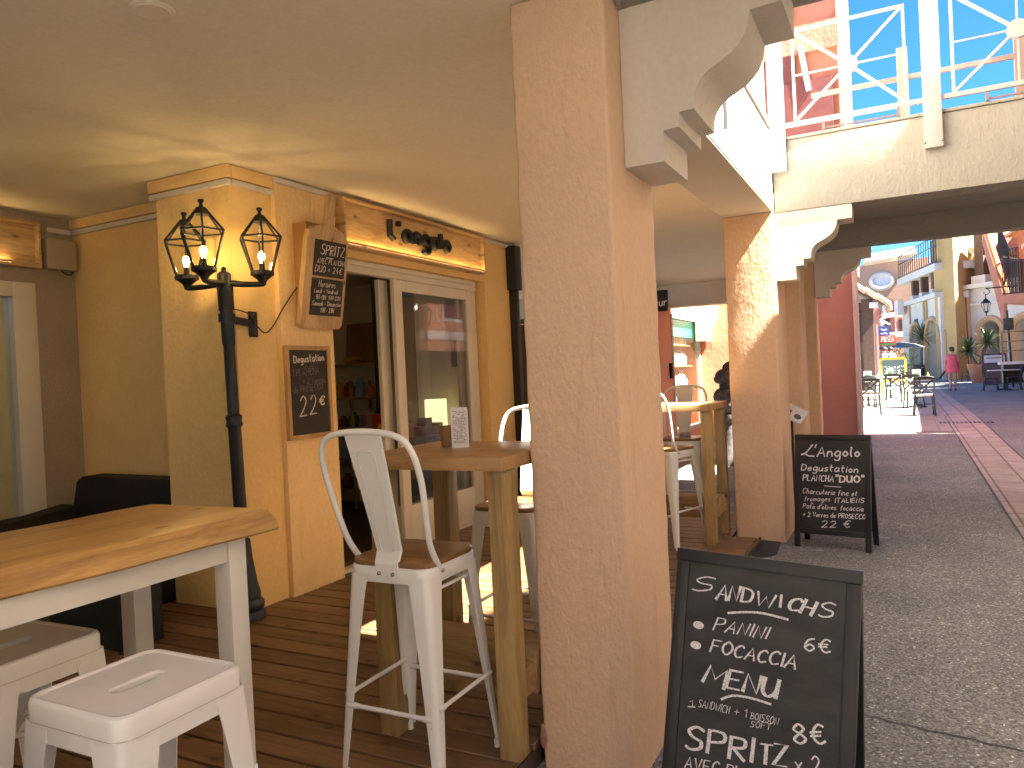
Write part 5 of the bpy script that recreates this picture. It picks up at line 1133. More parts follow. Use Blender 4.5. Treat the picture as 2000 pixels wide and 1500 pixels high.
mt = MB(); q = [(-1.11, 6.70), (-0.955, 6.66), (-0.93, 6.25), (-1.06, 6.05), (-1.115, 6.2)]
mt.prism(q, lambda a, b, d: Vector((a, b, d)), 0.0005, 0.012); tag(mt.build("rubber_mat", M['rubber']), "dark grey rubber mat on the asphalt at the foot of the second pillar", "mat")
# slanted information panel on a post behind the second pillar
c0 = on_y(1552, 806, 7.75); ip = thing("info_lectern", "slanted white picture panel on a post between the pillars", "information panel", (c0.x, 7.75, 0))
xf = Matrix.Translation((c0.x-0.02, 7.75, c0.z)) @ Matrix.Rotation(rad(28), 4, 'Y') @ Matrix.Rotation(rad(38), 4, 'X')
mb = MB(xf); mb.box(-0.14, 0.12, -0.10, 0.10, -0.008, 0.008, 0.002); pn = mb.build("panel", M['paper'], ip)
mb = MB(xf); mb.box(-0.12, -0.06, -0.07, 0.07, 0.0085, 0.0095); mb.box(-0.04, -0.01, -0.08, 0.02, 0.0085, 0.0095); mb.lathe([(0.035, 0.0085), (0.035, 0.0095)], (0.06, -0.03, 0), 14); mb.build("print", M['ink'], pn)
mb = MB(); mb.box(c0.x-0.06, c0.x-0.02, 7.74, 7.78, 0.0, c0.z-0.02); mb.build("post", M['grate'], ip)

# ================================================================== CAFE TERRACE AND SQUARE BEYOND
def make_cross_chair(seat_mat, name="cafe_chair"):
    t = thing(name, "", "chair"); m = M['chair_dk']; s_ = 0.19
    for sx in (-1, 1):
        mb = MB(); mb.tube(smoothline([(sx*0.21, -0.24, 0.0), (sx*0.19, -0.20, 0.30), (sx*0.185, -0.19, 0.46), (sx*0.20, -0.23, 0.72), (sx*0.20, -0.27, 0.88)], 4), 0.02, 8); mb.build("rear_leg", m, t)
        mb = MB(); mb.tube(smoothline([(sx*0.21, 0.22, 0.0), (sx*0.19, 0.19, 0.25), (sx*0.18, 0.18, 0.45)], 4), 0.02, 8); mb.build("front_leg", m, t)
    mb = MB(); mb.tube(smoothline([(-0.20, -0.265, 0.87), (-0.1, -0.295, 0.895), (0.1, -0.295, 0.895), (0.20, -0.265, 0.87)], 5), 0.018, 8); mb.box(-0.19, 0.19, -0.285, -0.262, 0.82, 0.88); mb.build("top_rail", m, t)
    mb = MB(); mb.tube(smoothline([(-0.185, -0.20, 0.50), (0, -0.25, 0.66), (0.19, -0.255, 0.83)], 5), 0.019, 8); mb.tube(smoothline([(0.185, -0.20, 0.50), (0, -0.245, 0.66), (-0.19, -0.255, 0.83)], 5), 0.019, 8); mb.build("cross_back", m, t)
    mb = MB(); loft_r = loft(mb, [(round_square(0.205, 0.08), 0.445), (round_square(0.21, 0.08), 0.455), (round_square(0.21, 0.08), 0.475), (round_square(0.195, 0.07), 0.482)]); mb.bm.faces.new(loft_r[-1]); mb.bm.faces.new(loft_r[0][::-1]); mb.build("seat", seat_mat, t)
    mb = MB(); mb.tube([(-0.19, 0.19, 0.25), (0.19, 0.19, 0.25)], 0.009, 6); mb.tube([(-0.195, -0.205, 0.22), (-0.195, 0.19, 0.22)], 0.009, 6); mb.tube([(0.195, -0.205, 0.22), (0.195, 0.19, 0.22)], 0.009, 6); mb.build("stretcher", m, t)
    return t
def gpt(px, py): return ground(px, py)
ch = make_cross_chair(M['chair_seat'])
CH = [((1806, 813), 0.05, "cross backed dark chair on the sunlit terrace, nearest and furthest right"), ((1702, 812), 0.0, "cross backed dark chair against the red wall pipe, nearest on the left"), ((1746, 791), 0.0, "cross backed dark chair in front of the orange easel"), ((1786, 798), -0.2, "cross backed dark chair half hidden behind the rightmost terrace chair"), ((1694, 800), 0.15, "cross backed dark chair behind the left terrace chair by the pipe"), ((1775, 785), math.pi, "cross backed dark chair on the far side of the right terrace table")]
for i, (p, rz, lab) in enumerate(CH):
    g_ = gpt(*p); o = ch if i == 0 else copy_tree(ch); o.location = (g_.x, g_.y+0.2, g_.z+0.006); o.rotation_euler = (0, 0, rz); o["label"] = lab; o["group"] = "cross backed chairs on the sunlit cafe terrace"
def make_table(label, x, y, z, w_, top_mat, base_mat, group=None):
    t = thing("cafe_table", label, "table", (x, y, z), 0, group); mb = MB(); mb.box(x-w_/2, x+w_/2, y-0.35, y+0.35, z+0.72, z+0.75, 0.006); mb.build("tabletop", top_mat, t)
    mb = MB(); mb.lathe([(0.05, 0.02), (0.035, 0.1), (0.03, 0.6), (0.06, 0.718)], (x, y, z), 12); mb.build("column", base_mat, t)
    mb = MB()
    for q in (0, 1):
        d = Vector((math.cos(q*math.pi/2+0.78), math.sin(q*math.pi/2+0.78), 0))*0.28; mb.tube([Vector((x, y, z+0.012))-d, Vector((x, y, z+0.05)), Vector((x, y, z+0.012))+d], 0.018, 8)
    mb.build("foot", base_mat, t); return t
TB = []
for p, w_, lab in (((1793, 797), 0.75, "set cafe table behind the rightmost terrace chair"), ((1696, 797), 0.75, "set cafe table behind the left terrace chair by the pipe"), ((1740, 781), 0.7, "set cafe table just in front of the orange easel")):
    g_ = gpt(*p); TB.append(g_); make_table(lab, g_.x, g_.y+0.35, g_.z+0.006, w_, M['table_white'], M['chair_dk'], "set tables on the sunlit cafe terrace")
def napkin(x, y, z, lab):
    mb = MB(); mb.lathe([(0.05, 0), (0.045, 0.05), (0.02, 0.13), (0.004, 0.19)], (x, y, z), 7); tag(mb.build("napkin", M['napkin']), lab, "napkin")
for g_, nm in zip(TB, ("right terrace table", "left terrace table", "table by the orange easel")):
    napkin(g_.x-0.27, g_.y+0.25, g_.z+0.757, "folded yellow napkin, left one on the "+nm); napkin(g_.x+0.27, g_.y+0.25, g_.z+0.757, "folded yellow napkin, right one on the "+nm)
    t = thing("menu_stand", "white menu stand on the "+nm, "menu", (g_.x, g_.y+0.3, g_.z+0.757)); mb = MB(); mb.box(g_.x-0.10, g_.x+0.10, g_.y+0.29, g_.y+0.31, g_.z+0.757, g_.z+1.02, 0.003); b_ = mb.build("card", M['paper'], t)
    mb = MB(); mb.box(g_.x-0.075, g_.x+0.075, g_.y+0.286, g_.y+0.2895, g_.z+0.79, g_.z+0.93); mb.build("print", M['bags'][2], b_)
# orange easel with chalkboard
g0 = gpt(1726, 776); g1 = gpt(1768, 774); yE = (g0.y+g1.y)/2
es = thing("easel_chalkboard", "chalkboard in a bright orange wooden frame standing on the terrace", "chalkboard", ((g0.x+g1.x)/2, yE, g0.z))
zt = on_y(1746, 701, yE).z; x0, x1 = g0.x-0.05, g1.x+0.05; zb = on_y(1746, 733, yE).z
mb = MB()
for x in (x0, x1): mb.bar((x, yE, g0.z), (x, yE+0.15, zt), 0.07, 0.05); mb.bar((x, yE+0.75, g0.z), (x, yE+0.2, zt-0.1), 0.06, 0.05)
mb.box(x0, x1, yE+0.12, yE+0.18, zt-0.03, zt+0.06); mb.box(x0, x1, yE+0.03, yE+0.08, 0.70, 0.78); mb.build("frame", M['easel'], es)
mb = MB(); mb.prism([(x0+0.03, 0.78), (x1-0.03, 0.78), (x1-0.03, zt-0.03), (x0+0.03, zt-0.03)], lambda a, b, d: Vector((a, yE+0.10+d, b)), 0, 0.02); b_ = mb.build("board", plain('slate_green_board', (0.06, 0.11, 0.11), 0.5), es)
mb = MB(); fn = lambda u, v, o_: Vector((x0+u, yE+0.099-o_, v)); W_ = x1-x0
rr = random.Random(5)
for k in range(5):
    v = zt-0.30-0.105*k; u = W_*0.12
    while u < W_*0.86:
        du = rr.uniform(0.05, 0.14); pts = [Vector((u+du*i/6, v+rr.uniform(-0.022, 0.03)*(1.9 if k == 0 else 1), 0)) for i in range(7)]
        ribbon(mb, pts, fn, 0.02 if k == 0 else 0.013, 0.02 if k == 0 else 0.013, 0.001); u += du+0.04
mb.build("lettering", M['chalk'], b_)

# person walking away
gp = gpt(1862, 763); ps = thing("person", "person with short dark hair in a pink sleeveless tunic walking away", "person", (gp.x, gp.y, gp.z), 0)
def skin_body(name, verts, edges, radii, mat, parent, sub=2):
    me = D.meshes.new(name); me.from_pydata(verts, edges, []); o = D.objects.new(name, me); COL.objects.link(o)
    sk = o.modifiers.new("skin", 'SKIN'); sk.use_smooth_shade = True; lay = me.skin_vertices[0].data
    for i, r in enumerate(radii): lay[i].radius = r if isinstance(r, tuple) else (r, r)
    lay[0].use_root = True
    sb_ = o.modifiers.new("sub", 'SUBSURF'); sb_.levels = sub; sb_.render_levels = sub
    dg = bpy.context.evaluated_depsgraph_get(); ev = o.evaluated_get(dg); m2 = D.meshes.new_from_object(ev); D.objects.remove(o); 
    m2.materials.clear(); m2.materials.append(mat)
    for p in m2.polygons: p.use_smooth = True
    q = D.objects.new(name, m2); COL.objects.link(q); q.parent = parent; return q
K = 1.0
V = [(0, 0, .90), (0, 0, 1.05), (0, 0.01, 1.22), (0, 0.02, 1.36), (0, 0.02, 1.44), (0, 0.03, 1.52), (0, 0.04, 1.60),
     (-.09, 0, .86), (-.10, -.02, .50), (-.09, -.10, .09), (-.10, 0.04, .035),
     (.09, 0, .86), (.085, .05, .50), (.085, .06, .09), (.09, 0.17, .035),
     (-.17, 0.01, 1.36), (-.24, -.02, 1.12), (-.25, .06, .90), (-.25, .08, .80),
     (.17, 0.01, 1.36), (.23, -.01, 1.12), (.20, .12, .98), (.17, .20, .93)]
E_ = [(0, 1), (1, 2), (2, 3), (3, 4), (4, 5), (5, 6), (0, 7), (7, 8), (8, 9), (9, 10), (0, 11), (11, 12), (12, 13), (13, 14), (3, 15), (15, 16), (16, 17), (17, 18), (3, 19), (19, 20), (20, 21), (21, 22)]
Rr = [(.155, .12), (.14, .105), (.15, .11), (.12, .09), .055, .075, .085, .088, .058, .038, .035, .088, .058, .038, .035, .058, .044, .034, .03, .058, .044, .034, .03]
skin_body("body", V, E_, Rr, M['skin'], ps)
mb = MB(); mb.lathe([(0.12, 1.40), (0.17, 1.37), (0.20, 1.28), (0.205, 1.10), (0.215, 0.95), (0.235, 0.76), (0.24, 0.70), (0.225, 0.705)], (0, 0.005, 0), 24)
for v in mb.bm.verts: v.co.y = v.co.y*0.68+0.01; v.co.x += 0.012*math.sin(v.co.z*14+v.co.y*20); v.co.z += 0.012*math.sin(math.atan2(v.co.y, v.co.x)*5)*(1 if v.co.z < 0.9 else 0)
mb.build("tunic", M['pink'], ps, 60, world=False)
mb = MB(); mb.ball((0, 0.035, 1.60), 0.108, 3, (0.92, 1.0, 1.05)); 
for v in mb.bm.verts: v.co += Vector((math.sin(v.co.z*60+v.co.x*50), math.cos(v.co.x*70), math.sin(v.co.y*60)))*0.004
mb.build("hair", M['hair'], ps, 60, world=False)
for x, y in ((-.10, .0), (.09, .12)): mb = MB(); mb.ball((x, y, 0.04), 0.055, 2, (0.8, 1.9, 0.75)); mb.build("shoe", M['shoe'], ps, 60, world=False)
bg_ = MB(); bg_.rbox((gp.x-0.36, gp.y+0.05, gp.z+0.62), (0.07, 0.16, 0.42), (0, rad(38), 0), 0.02); tag(bg_.build("folded_umbrella", M['letters']), "dark folded bundle held low in the hand of the pink tunic person", "bag")

# terracotta pots with yuccas
def yucca(root, c, n, ln, seedv, spread=1.0):
    rr = random.Random(seedv); mb = MB()
    for i in range(n):
        a = rr.uniform(0, 6.283); el = rr.uniform(-0.35, 1.45)*spread if spread < 1 else rr.uniform(-0.3, 1.45); L = ln*rr.uniform(0.7, 1.1); d = Vector((math.cos(a)*math.cos(el), math.sin(a)*math.cos(el), math.sin(el))); side = d.cross(Vector((0, 0, 1))); side = side.normalized() if side.length > 0.05 else Vector((1, 0, 0))
        p = Vector(c); prev = None
        for k in range(5):
            t = k/4; q = p+d*(L*t)-Vector((0, 0, 0.25*L*t*t)); wd = 0.032*(1-t)**0.6*(0.5+t if t < 0.4 else 1)+0.002
            cur = (mb.bm.verts.new(q+side*wd), mb.bm.verts.new(q+Vector((0, 0, -0.012*(1-t)))), mb.bm.verts.new(q-side*wd))
            if prev: mb.bm.faces.new((prev[0], prev[1], cur[1], cur[0])); mb.bm.faces.new((prev[1], prev[2], cur[2], cur[1]))
            prev = cur
    return mb.build("leaves", M['leaf'], root, 30)
g_ = gpt(1912, 747); pt_ = thing("potted_yucca", "double headed spiky yucca in a large terracotta pot on the square", "potted plant", tuple(g_))
k = g_.y/33.0
mb = MB(); mb.lathe([(r*k, z*k) for r, z in ((0.22, 0.0), (0.34, 0.56), (0.36, 0.57), (0.375, 0.70), (0.33, 0.70), (0.32, 0.62))], g_, 22); mb.build("pot", M['terracotta'], pt_)
mb = MB(); mb.lathe([(0.31*k, 0.6*k), (0.31*k, 0.625*k)], g_, 18); mb.tube([g_+Vector((-0.02, 0, 0.6*k)), g_+Vector((-0.30*k, 0, 1.15*k))], 0.06*k, 8); mb.tube([g_+Vector((0.05, 0, 0.6*k)), g_+Vector((0.32*k, 0.05, 1.45*k))], 0.06*k, 8); mb.build("trunk", M['trunk'], pt_)
yucca(pt_, g_+Vector((-0.30*k, 0, 1.15*k)), 120, 0.85*k, 1); yucca(pt_, g_+Vector((0.32*k, 0.05, 1.45*k)), 120, 0.85*k, 2)
g_ = gpt(1800, 741); pt2 = thing("potted_yucca", "slim yucca on a tall stem in front of the far arches", "potted plant", tuple(g_)); c1 = on_y(1803, 662, g_.y)
mb = MB(); mb.lathe([(0.30, 0), (0.42, 0.9), (0.40, 0.92)], g_, 18); mb.build("pot", M['brown_wood'], pt2); mb = MB(); mb.tube(smoothline([g_+Vector((0, 0, 0.85)), g_+Vector((0.06, 0, 1.8)), c1], 4), 0.085, 8); mb.build("trunk", M['trunk'], pt2); yucca(pt2, c1, 150, 1.7, 3)
# right hand cafe: dark chairs, table, menu boards
dk = make_cross_chair(M['chair_dk'])
for i, (p, rz, lab) in enumerate((((1936, 763), -math.pi/2, "dark chair at the round table on the right, facing right"), ((1980, 762), math.pi/2, "dark chair right of the round table at the picture edge"), ((1891, 745), 0.6, "dark chair between the walker and the terracotta pot"))):
    q = gpt(*p); o = dk if i == 0 else copy_tree(dk); o.location = tuple(q+Vector((0, 0, 0.003))); o.rotation_euler = (0, 0, rz); o["label"] = lab; o["group"] = "dark chairs on the right side of the square"; o.scale = (1, 1, 1)
q = gpt(1962, 762); mt_ = make_table("bistro table with a pale top and dark foot on the right", q.x, q.y, q.z+0.004, 1.0, M['table_white'], M['chair_dk'])
q = gpt(1944, 752); mbd = thing("menu_board", "dark menu stand with a white header beside the terracotta pot", "menu board", tuple(q)); zt = on_y(1944, 690, q.y).z
mb = MB(); mb.box(q.x-0.45, q.x+0.45, q.y, q.y+0.08, q.z+0.05, zt); mb.bar((q.x-0.4, q.y+0.5, q.z), (q.x-0.4, q.y+0.09, zt-0.2), 0.05); mb.bar((q.x+0.4, q.y+0.5, q.z), (q.x+0.4, q.y+0.09, zt-0.2), 0.05); b_ = mb.build("board", plain('purple_grey_board', (0.10, 0.07, 0.09), 0.6), mbd)
mb = MB(); mb.box(q.x-0.38, q.x+0.38, q.y-0.012, q.y-0.002, zt-0.40, zt-0.08); h_ = mb.build("header", M['paper'], b_)
mb = MB(); mb.box(q.x-0.3, q.x+0.25, q.y-0.018, q.y-0.013, zt-0.22, zt-0.17)
for k_ in range(9): mb.box(q.x-0.38, q.x+0.38-0.05*(k_ % 3), q.y-0.006, q.y-0.002, zt-0.55-0.08*k_, zt-0.53-0.08*k_)
mb.build("print", M['mauve'], b_)
q = gpt(1990, 768); sv = thing("service_counter", "dark serving counter with a white top at the right edge", "counter", tuple(q)); zt = on_y(1985, 706, q.y+3.0).z
mb = MB(); mb.box(q.x-0.1, q.x+2.9, q.y+3.0, q.y+3.7, q.z+0.25, zt-0.1); mb.build("body", M['black_paint'], sv); mb = MB(); mb.box(q.x-0.2, q.x+3.0, q.y+2.95, q.y+3.8, zt-0.095, zt); mb.build("top", M['table_white'], sv)
mb = MB(); mb.lathe([(0.28, 0), (0.28, 0.01)], (0, 0, 0), 24)
for v in mb.bm.verts: v.co = Vector((q.x+0.75+v.co.x, q.y+2.998-v.co.z, zt-0.55+v.co.y))
mb.build("emblem", M['table_white'], sv)
mb = MB()
for x in (-0.1, 0.7, 1.5): mb.bar((q.x+x, q.y+3.1, zt), (q.x+x, q.y+3.1, zt+1.1), 0.05)
for z in (0.4, 0.75, 1.1): mb.bar((q.x-0.1, q.y+3.1, zt+z), (q.x+2.8, q.y+3.1, zt+z), 0.045)
mb.build("rack", M['trunk'], sv)

# pergola with tiled roof and sign posts beyond the red corner
Yp = 33.0; pg = thing("pergola", "brown timber pergola with a sloping tiled roof beyond the red corner", "pergola", (-1.2, Yp, gz(Yp)))
a0 = on_y(1690, 780, Yp); a1 = on_y(1712, 780, Yp); top = on_y(1700, 588, Yp)
mb = MB(); mb.box(a0.x, a1.x, Yp, Yp+0.45, 0.18, top.z+0.1); mb.build("post", M['brown_wood'], pg)
e0 = on_y(1674, 563, Yp); e1 = on_y(1729, 592, Yp); sl = (e1.z-e0.z)/(e1.x-e0.x)
mb = MB(); xl = -6.0; zl = e0.z+sl*(xl-e0.x)
mb.prism([(xl, zl-0.02), (e1.x, e1.z-0.02), (e1.x, e1.z-0.12), (xl, zl-0.12)], lambda a, b, d: Vector((a, d, b)), Yp-0.3, Yp+5); mb.build("roof", M['brown_wood'], pg)
mb = MB()
for j in range(14):
    t0 = j/14; xa = xl+(e1.x+0.1-xl)*t0; xb = xl+(e1.x+0.1-xl)*(t0+1.15/14)
    for r_ in range(8): mb.tube([(xa, Yp-0.32+0.62*r_, zl+sl*(xa-xl)+0.10), (xb, Yp-0.32+0.62*r_, zl+sl*(xb-xl)+0.03)], 0.10, 8)
mb.build("tiles", M['tile'], pg)
mb = MB()
for z in (0, -0.75, -1.5): mb.box(-6, a0.x-0.005, Yp+0.15, Yp+0.25, top.z-0.3+z*0.8, top.z-0.18+z*0.8)
mb.box(-6, a0.x-0.005, Yp+2.0, Yp+2.1, top.z-2.6, top.z+0.1); mb.box(-6, a0.x-0.006, Yp+0.3, Yp+0.4, 0.2, 1.75); mb.build("rail", M['brown_wood'], pg)
fl = on_y(1692, 594, Yp-0.2); mb = MB(); mb.box(fl.x+0.1, fl.x+0.42, Yp-0.2, Yp-0.02, fl.z-0.16, fl.z+0.06, 0.02); o = mb.build("flood_light", M['paper']); tag(o, "white flood light on the pergola post", "flood light")
sg = thing("string_lights", "white string of bulbs hanging from the pergola roof corner", "string lights", (e1.x, Yp-0.2, e1.z))
mb = MB(); P_ = [on_y(x, y, Yp-0.2) for x, y in ((1728, 593), (1725, 602), (1727, 613), (1724, 624), (1721, 634))]; mb.tube(smoothline(P_, 4), 0.03, 6); 
for p in smoothline(P_, 3): mb.ball(p+Vector((random.uniform(-.06, .06), -0.03, 0)), 0.055, 1)
mb.tube([on_y(1718, 624, Yp-0.2), on_y(1738, 634, Yp-0.2)], 0.035, 6); mb.build("bulbs", M['paper'], sg)
Ys = 34.5; bsn = thing("blue_sign", "small blue lettered sign on a white post under the pergola end", "sign", (0, Ys, 0.18))
a = on_y(1716, 638, Ys); b = on_y(1738, 655, Ys); mb = MB(); mb.box(a.x, b.x, Ys, Ys+0.05, b.z, a.z); bb = mb.build("panel", M['blue_sign'], bsn)
mb = MB(); rr = random.Random(2)
for k_ in range(2):
    u = 0.08
    while u < (b.x-a.x)-0.12: ribbon(mb, [Vector((u, (a.z-b.z)*(0.62-0.38*k_)+rr.uniform(-.03, .03), 0)) for u in (u, u+0.05, u+0.09)], lambda u, v, o_: Vector((a.x+u, Ys-0.004-o_, b.z+v)), 0.06, 0.04, 0.001); u += 0.13
mb.build("lettering", M['paper'], bb); c_ = on_y(1714, 632, Ys); mb = MB(); mb.bar((a.x-0.06, Ys+0.02, 0.18), (a.x-0.06, Ys+0.02, c_.z+0.2), 0.06); mb.build("post", M['rail_white'], bsn)
Ys2 = 35.2; rs = thing("pizza_sign", "red sign with PIZZA in pale letters below the blue sign", "sign", (0, Ys2, 0.18))
a = on_y(1717, 657, Ys2); b = on_y(1750, 672, Ys2); mb = MB(); mb.box(a.x, b.x, Ys2, Ys2+0.06, b.z-0.05, a.z+0.02, 0.02); bb = mb.build("panel", M['red_sign'], rs)
fnp = lambda u, v, o_: Vector((a.x+u, Ys2-0.004-o_, b.z+v)); mb = MB(); write(mb, "PIZZA", fnp, (0.08, 0.12), (b.x-a.x-0.08, 0.12), 0.20, 0.24, 0.18); mb.build("lettering", M['chalk_warm'], bb)
mb = MB(); mb.box(a.x+0.05, b.x-0.05, Ys2-0.01, Ys2-0.002, b.z-0.03, b.z+0.06); mb.build("garland", M['bags'][2], bb); mb = MB(); mb.bar((a.x+0.05, Ys2+0.03, 0.18), (a.x+0.05, Ys2+0.03, b.z), 0.05); mb.build("post", M['brown_wood'], rs)
# two guests sitting beyond the easel
for px, lab, mt_s in ((1727, "guest in a white shirt sitting beyond the orange easel", M['shirt_w']), (1739, "guest in a blue shirt sitting beyond the orange easel", M['shirt_b'])):
    Yg = 38.5; c_ = on_y(px, 683, Yg); z0 = c_.z-1.22; gt = thing("person", lab, "person", (c_.x, Yg, z0)); s_ = 1 if px < 1733 else -1
    skin_body("body", [(0, 0, .5), (0, 0, .72), (0, 0.02, .98), (0, 0.03, 1.08), (0, 0.02, 1.22), (-.1, -.4, .5), (-.1, -.42, .06), (.1, -.4, .5), (.1, -.42, .06), (-.18, 0, .95), (-.24, -.08, .70), (-.12, -.32, .74), (.18, 0, .95), (.24, -.08, .70), (.12, -.32, .74)], [(0, 1), (1, 2), (2, 3), (3, 4), (0, 5), (5, 6), (0, 7), (7, 8), (2, 9), (9, 10), (10, 11), (2, 12), (12, 13), (13, 14)], [.15, .14, .11, .05, .10, .08, .05, .08, .05, .06, .045, .035, .06, .045, .035], M['skin'], gt, 1)
    mb = MB(); mb.lathe([(0.09, 1.04), (0.19, 0.98), (0.19, 0.75), (0.17, 0.5)], (0, 0.01, 0), 14); mb.build("shirt", mt_s, gt, 60, world=False); mb = MB(); mb.ball((0, 0.05, 1.25), 0.115, 2); mb.build("hair", M['hair'], gt, 60, world=False)
    mb = MB(); mb.box(c_.x-0.22, c_.x+0.22, Yg-0.2, Yg+0.22, z0+0.36, z0+0.40); mb.box(c_.x-0.22, c_.x+0.22, Yg+0.2, Yg+0.24, z0+0.36, z0+0.8)
    for ax_ in (-0.2, 0.17):
        for ay in (-0.19, 0.19): mb.box(c_.x+ax_, c_.x+ax_+0.03, Yg+ay, Yg+ay+0.03, 0.18, z0+0.36)
    tag(mb.build("cafe_chair", M['chair_dk']), "dark chair under the guest in the %s shirt" % ("white" if px < 1733 else "blue"), "chair")

# ---- far buildings; each facade plane has its own distance
class Facade:
    """vertical wall plane through ground points P, Q (left to right as seen); u metres along, z height, d out towards the viewer"""
    def __init__(s, P, Q): s.P = Vector((P[0], P[1], 0)); s.u = (Vector((Q[0], Q[1], 0))-s.P); s.W = s.u.length; s.u.normalize(); s.n = Vector((s.u.y, -s.u.x, 0))
    def at(s, px, py): d = ray(px, py); q = EYE+d*((s.P-EYE).dot(s.n)/d.dot(s.n)); return ((q-s.P).dot(s.u), q.z)
    def pt(s, u, z, d): return s.P+s.u*u+s.n*d+Vector((0, 0, z))
    def box(s, mb, u0, u1, z0, z1, d0, d1): mb.prism([(u0, z0), (u1, z0), (u1, z1), (u0, z1)], lambda a, b, d: s.pt(a, b, d), d0, d1)
    def pbox(s, mb, x0, y0, x1, y1, d0, d1): a = s.at(x0, y0); b = s.at(x1, y1); s.box(mb, a[0], b[0], b[1], a[1], d0, d1)
    def poly(s, mb, pts, d0, d1): mb.prism(pts, lambda a, b, d: s.pt(a, b, d), d0, d1)
def arch_hole(u0, u1, z0, zs): # points of an arch outline from right base over the top to left base
    r = (u1-u0)/2; c = (u0+u1)/2; return [(u1, z0)]+[(c+r*math.cos(math.pi*i/14), zs+r*math.sin(math.pi*i/14)) for i in range(15)]+[(u0, z0)]
# orange gatehouse with archway and oval window
Yo = 60.0; GF = Facade((on_y(1640, 700, Yo).x, Yo), (on_y(1792, 700, Yo).x, Yo)); gh = thing("gatehouse", "salmon gatehouse with an archway, a white oval window and tiled roof edge", "building", (GF.P.x, Yo, 0.18))
tl_, tr_ = GF.at(1674, 519), GF.at(1785, 504); s1, s2_ = GF.at(1705, 620), GF.at(1762, 612); at_ = GF.at(1737, 582)
u0, u1 = s1[0], s2_[0]; r = (u1-u0)/2
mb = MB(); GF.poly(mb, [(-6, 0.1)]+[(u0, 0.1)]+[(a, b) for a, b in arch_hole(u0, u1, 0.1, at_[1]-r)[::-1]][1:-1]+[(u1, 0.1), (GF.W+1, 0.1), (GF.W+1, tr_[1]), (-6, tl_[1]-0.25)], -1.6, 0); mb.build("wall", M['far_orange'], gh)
oc = GF.at(1722, 549); ra = GF.at(1745, 549)[0]-oc[0]; rb2 = GF.at(1722, 533)[1]-oc[1]
mb = MB(); mb.tube([GF.pt(oc[0]+ra*0.9*math.cos(k_*math.pi/20), oc[1]+rb2*0.88*math.sin(k_*math.pi/20), 0.03) for k_ in range(41)], 0.17, 8, cap=False); ov = mb.build("oval_window", M['far_white'], gh)
mb = MB(); GF.poly(mb, [(oc[0]+ra*0.9*math.cos(k_*math.pi/16), oc[1]+rb2*0.88*math.sin(k_*math.pi/16)) for k_ in range(32)], 0.004, 0.05); mb.build("pane", plain('pale_blind', (0.62, 0.62, 0.66), 0.6), ov)
mb = MB(); q0, q1 = GF.at(1690, 517), GF.at(1788, 500); nT = 26
for j in range(nT):
    t_ = (j+0.5)/nT; mb.tube([GF.pt(q0[0]+(q1[0]-q0[0])*t_, q0[1]+(q1[1]-q0[1])*t_+0.03, 0.25), GF.pt(q0[0]+(q1[0]-q0[0])*t_, q0[1]+(q1[1]-q0[1])*t_+0.75, -1.6)], 0.16, 8)
mb.build("roof", M['tile'], gh)
mb = MB()
for z in (0.55, 0.95): mb.tube([GF.pt(-6, tl_[1]-0.3+z, -0.5), GF.pt(q0[0]+1.5, tl_[1]+0.1+z, -0.5)], 0.03, 6)
mb.build("wire", M['grate'], gh)
# red house seen through the archway
Yr = 74.0; RF = Facade((on_y(1690, 700, Yr).x, Yr), (on_y(1800, 700, Yr).x, Yr)); rh = thing("red_house", "red house with white pilasters seen through the archway", "building", (RF.P.x, Yr, 0.18))
mb = MB(); RF.box(mb, -2, RF.W+2, 0.1, 9.5, -4, 0); mb.build("wall", M['red_st'], rh)
mb = MB(); RF.pbox(mb, 1745, 560, 1751, 650, 0.002, 0.2); RF.pbox(mb, 1722, 612, 1768, 618, 0.205, 0.35); RF.pbox(mb, 1722, 650, 1768, 657, 0.003, 0.3); mb.build("white_trim", M['far_white'], rh)
for x0_, x1_, y0_, y1_ in ((1728, 1740, 622, 648), (1754, 1764, 622, 648)):
    mb = MB(); RF.pbox(mb, x0_, y0_, x1_, y1_, 0.004, 0.1); w_ = mb.build("window", M['maroon'], rh); mb = MB(); RF.pbox(mb, x0_+2, y0_+2, x1_-2, y1_-1, 0.101, 0.13); mb.build("pane", M['dark_glass'], w_)
mb = MB(); c_ = RF.at(1733, 605); 
for k_ in range(9): a_ = math.pi*k_/8; mb.bar(RF.pt(c_[0], c_[1]-0.3, 0.06), RF.pt(c_[0]+0.75*math.cos(a_), c_[1]-0.3+0.75*math.sin(a_), 0.06), 0.05)
mb.build("fan_grille", M['maroon'], rh)
pv = thing("parasol", "grey green parasol over the tables beyond the archway", "parasol", (on_y(1755, 690, 44).x, 44, 0.18)); c_ = on_y(1757, 680, 44)
mb = MB(); mb.lathe([(1.15, 0), (0.75, 0.18), (0.05, 0.32)], c_, 8); mb.build("canopy", plain('grey_canopy', (0.22, 0.23, 0.2), 0.8), pv); mb = MB(); mb.tube([(c_.x, 44, 0.18), c_+Vector((0, 0, 0.3))], 0.03, 8); mb.build("pole", M['rail_white'], pv)
bsh = thing("shrub", "pale green shrub under the grey parasol", "shrub", (c_.x, 43, 0.18)); mb = MB(); rr = random.Random(9)
for k_ in range(260):
    p = Vector((c_.x+0.2+rr.gauss(0, 0.28), 43+rr.gauss(0, 0.25), 1.25+rr.gauss(0, 0.42))); d_ = Vector((rr.uniform(-1, 1), rr.uniform(-1, 1), rr.uniform(-0.5, 1))).normalized(); s_ = d_.cross(Vector((0.3, 0.5, 1))).normalized(); mb.quad(p, p+d_*0.10+s_*0.035, p+d_*0.2, p+d_*0.10-s_*0.035)
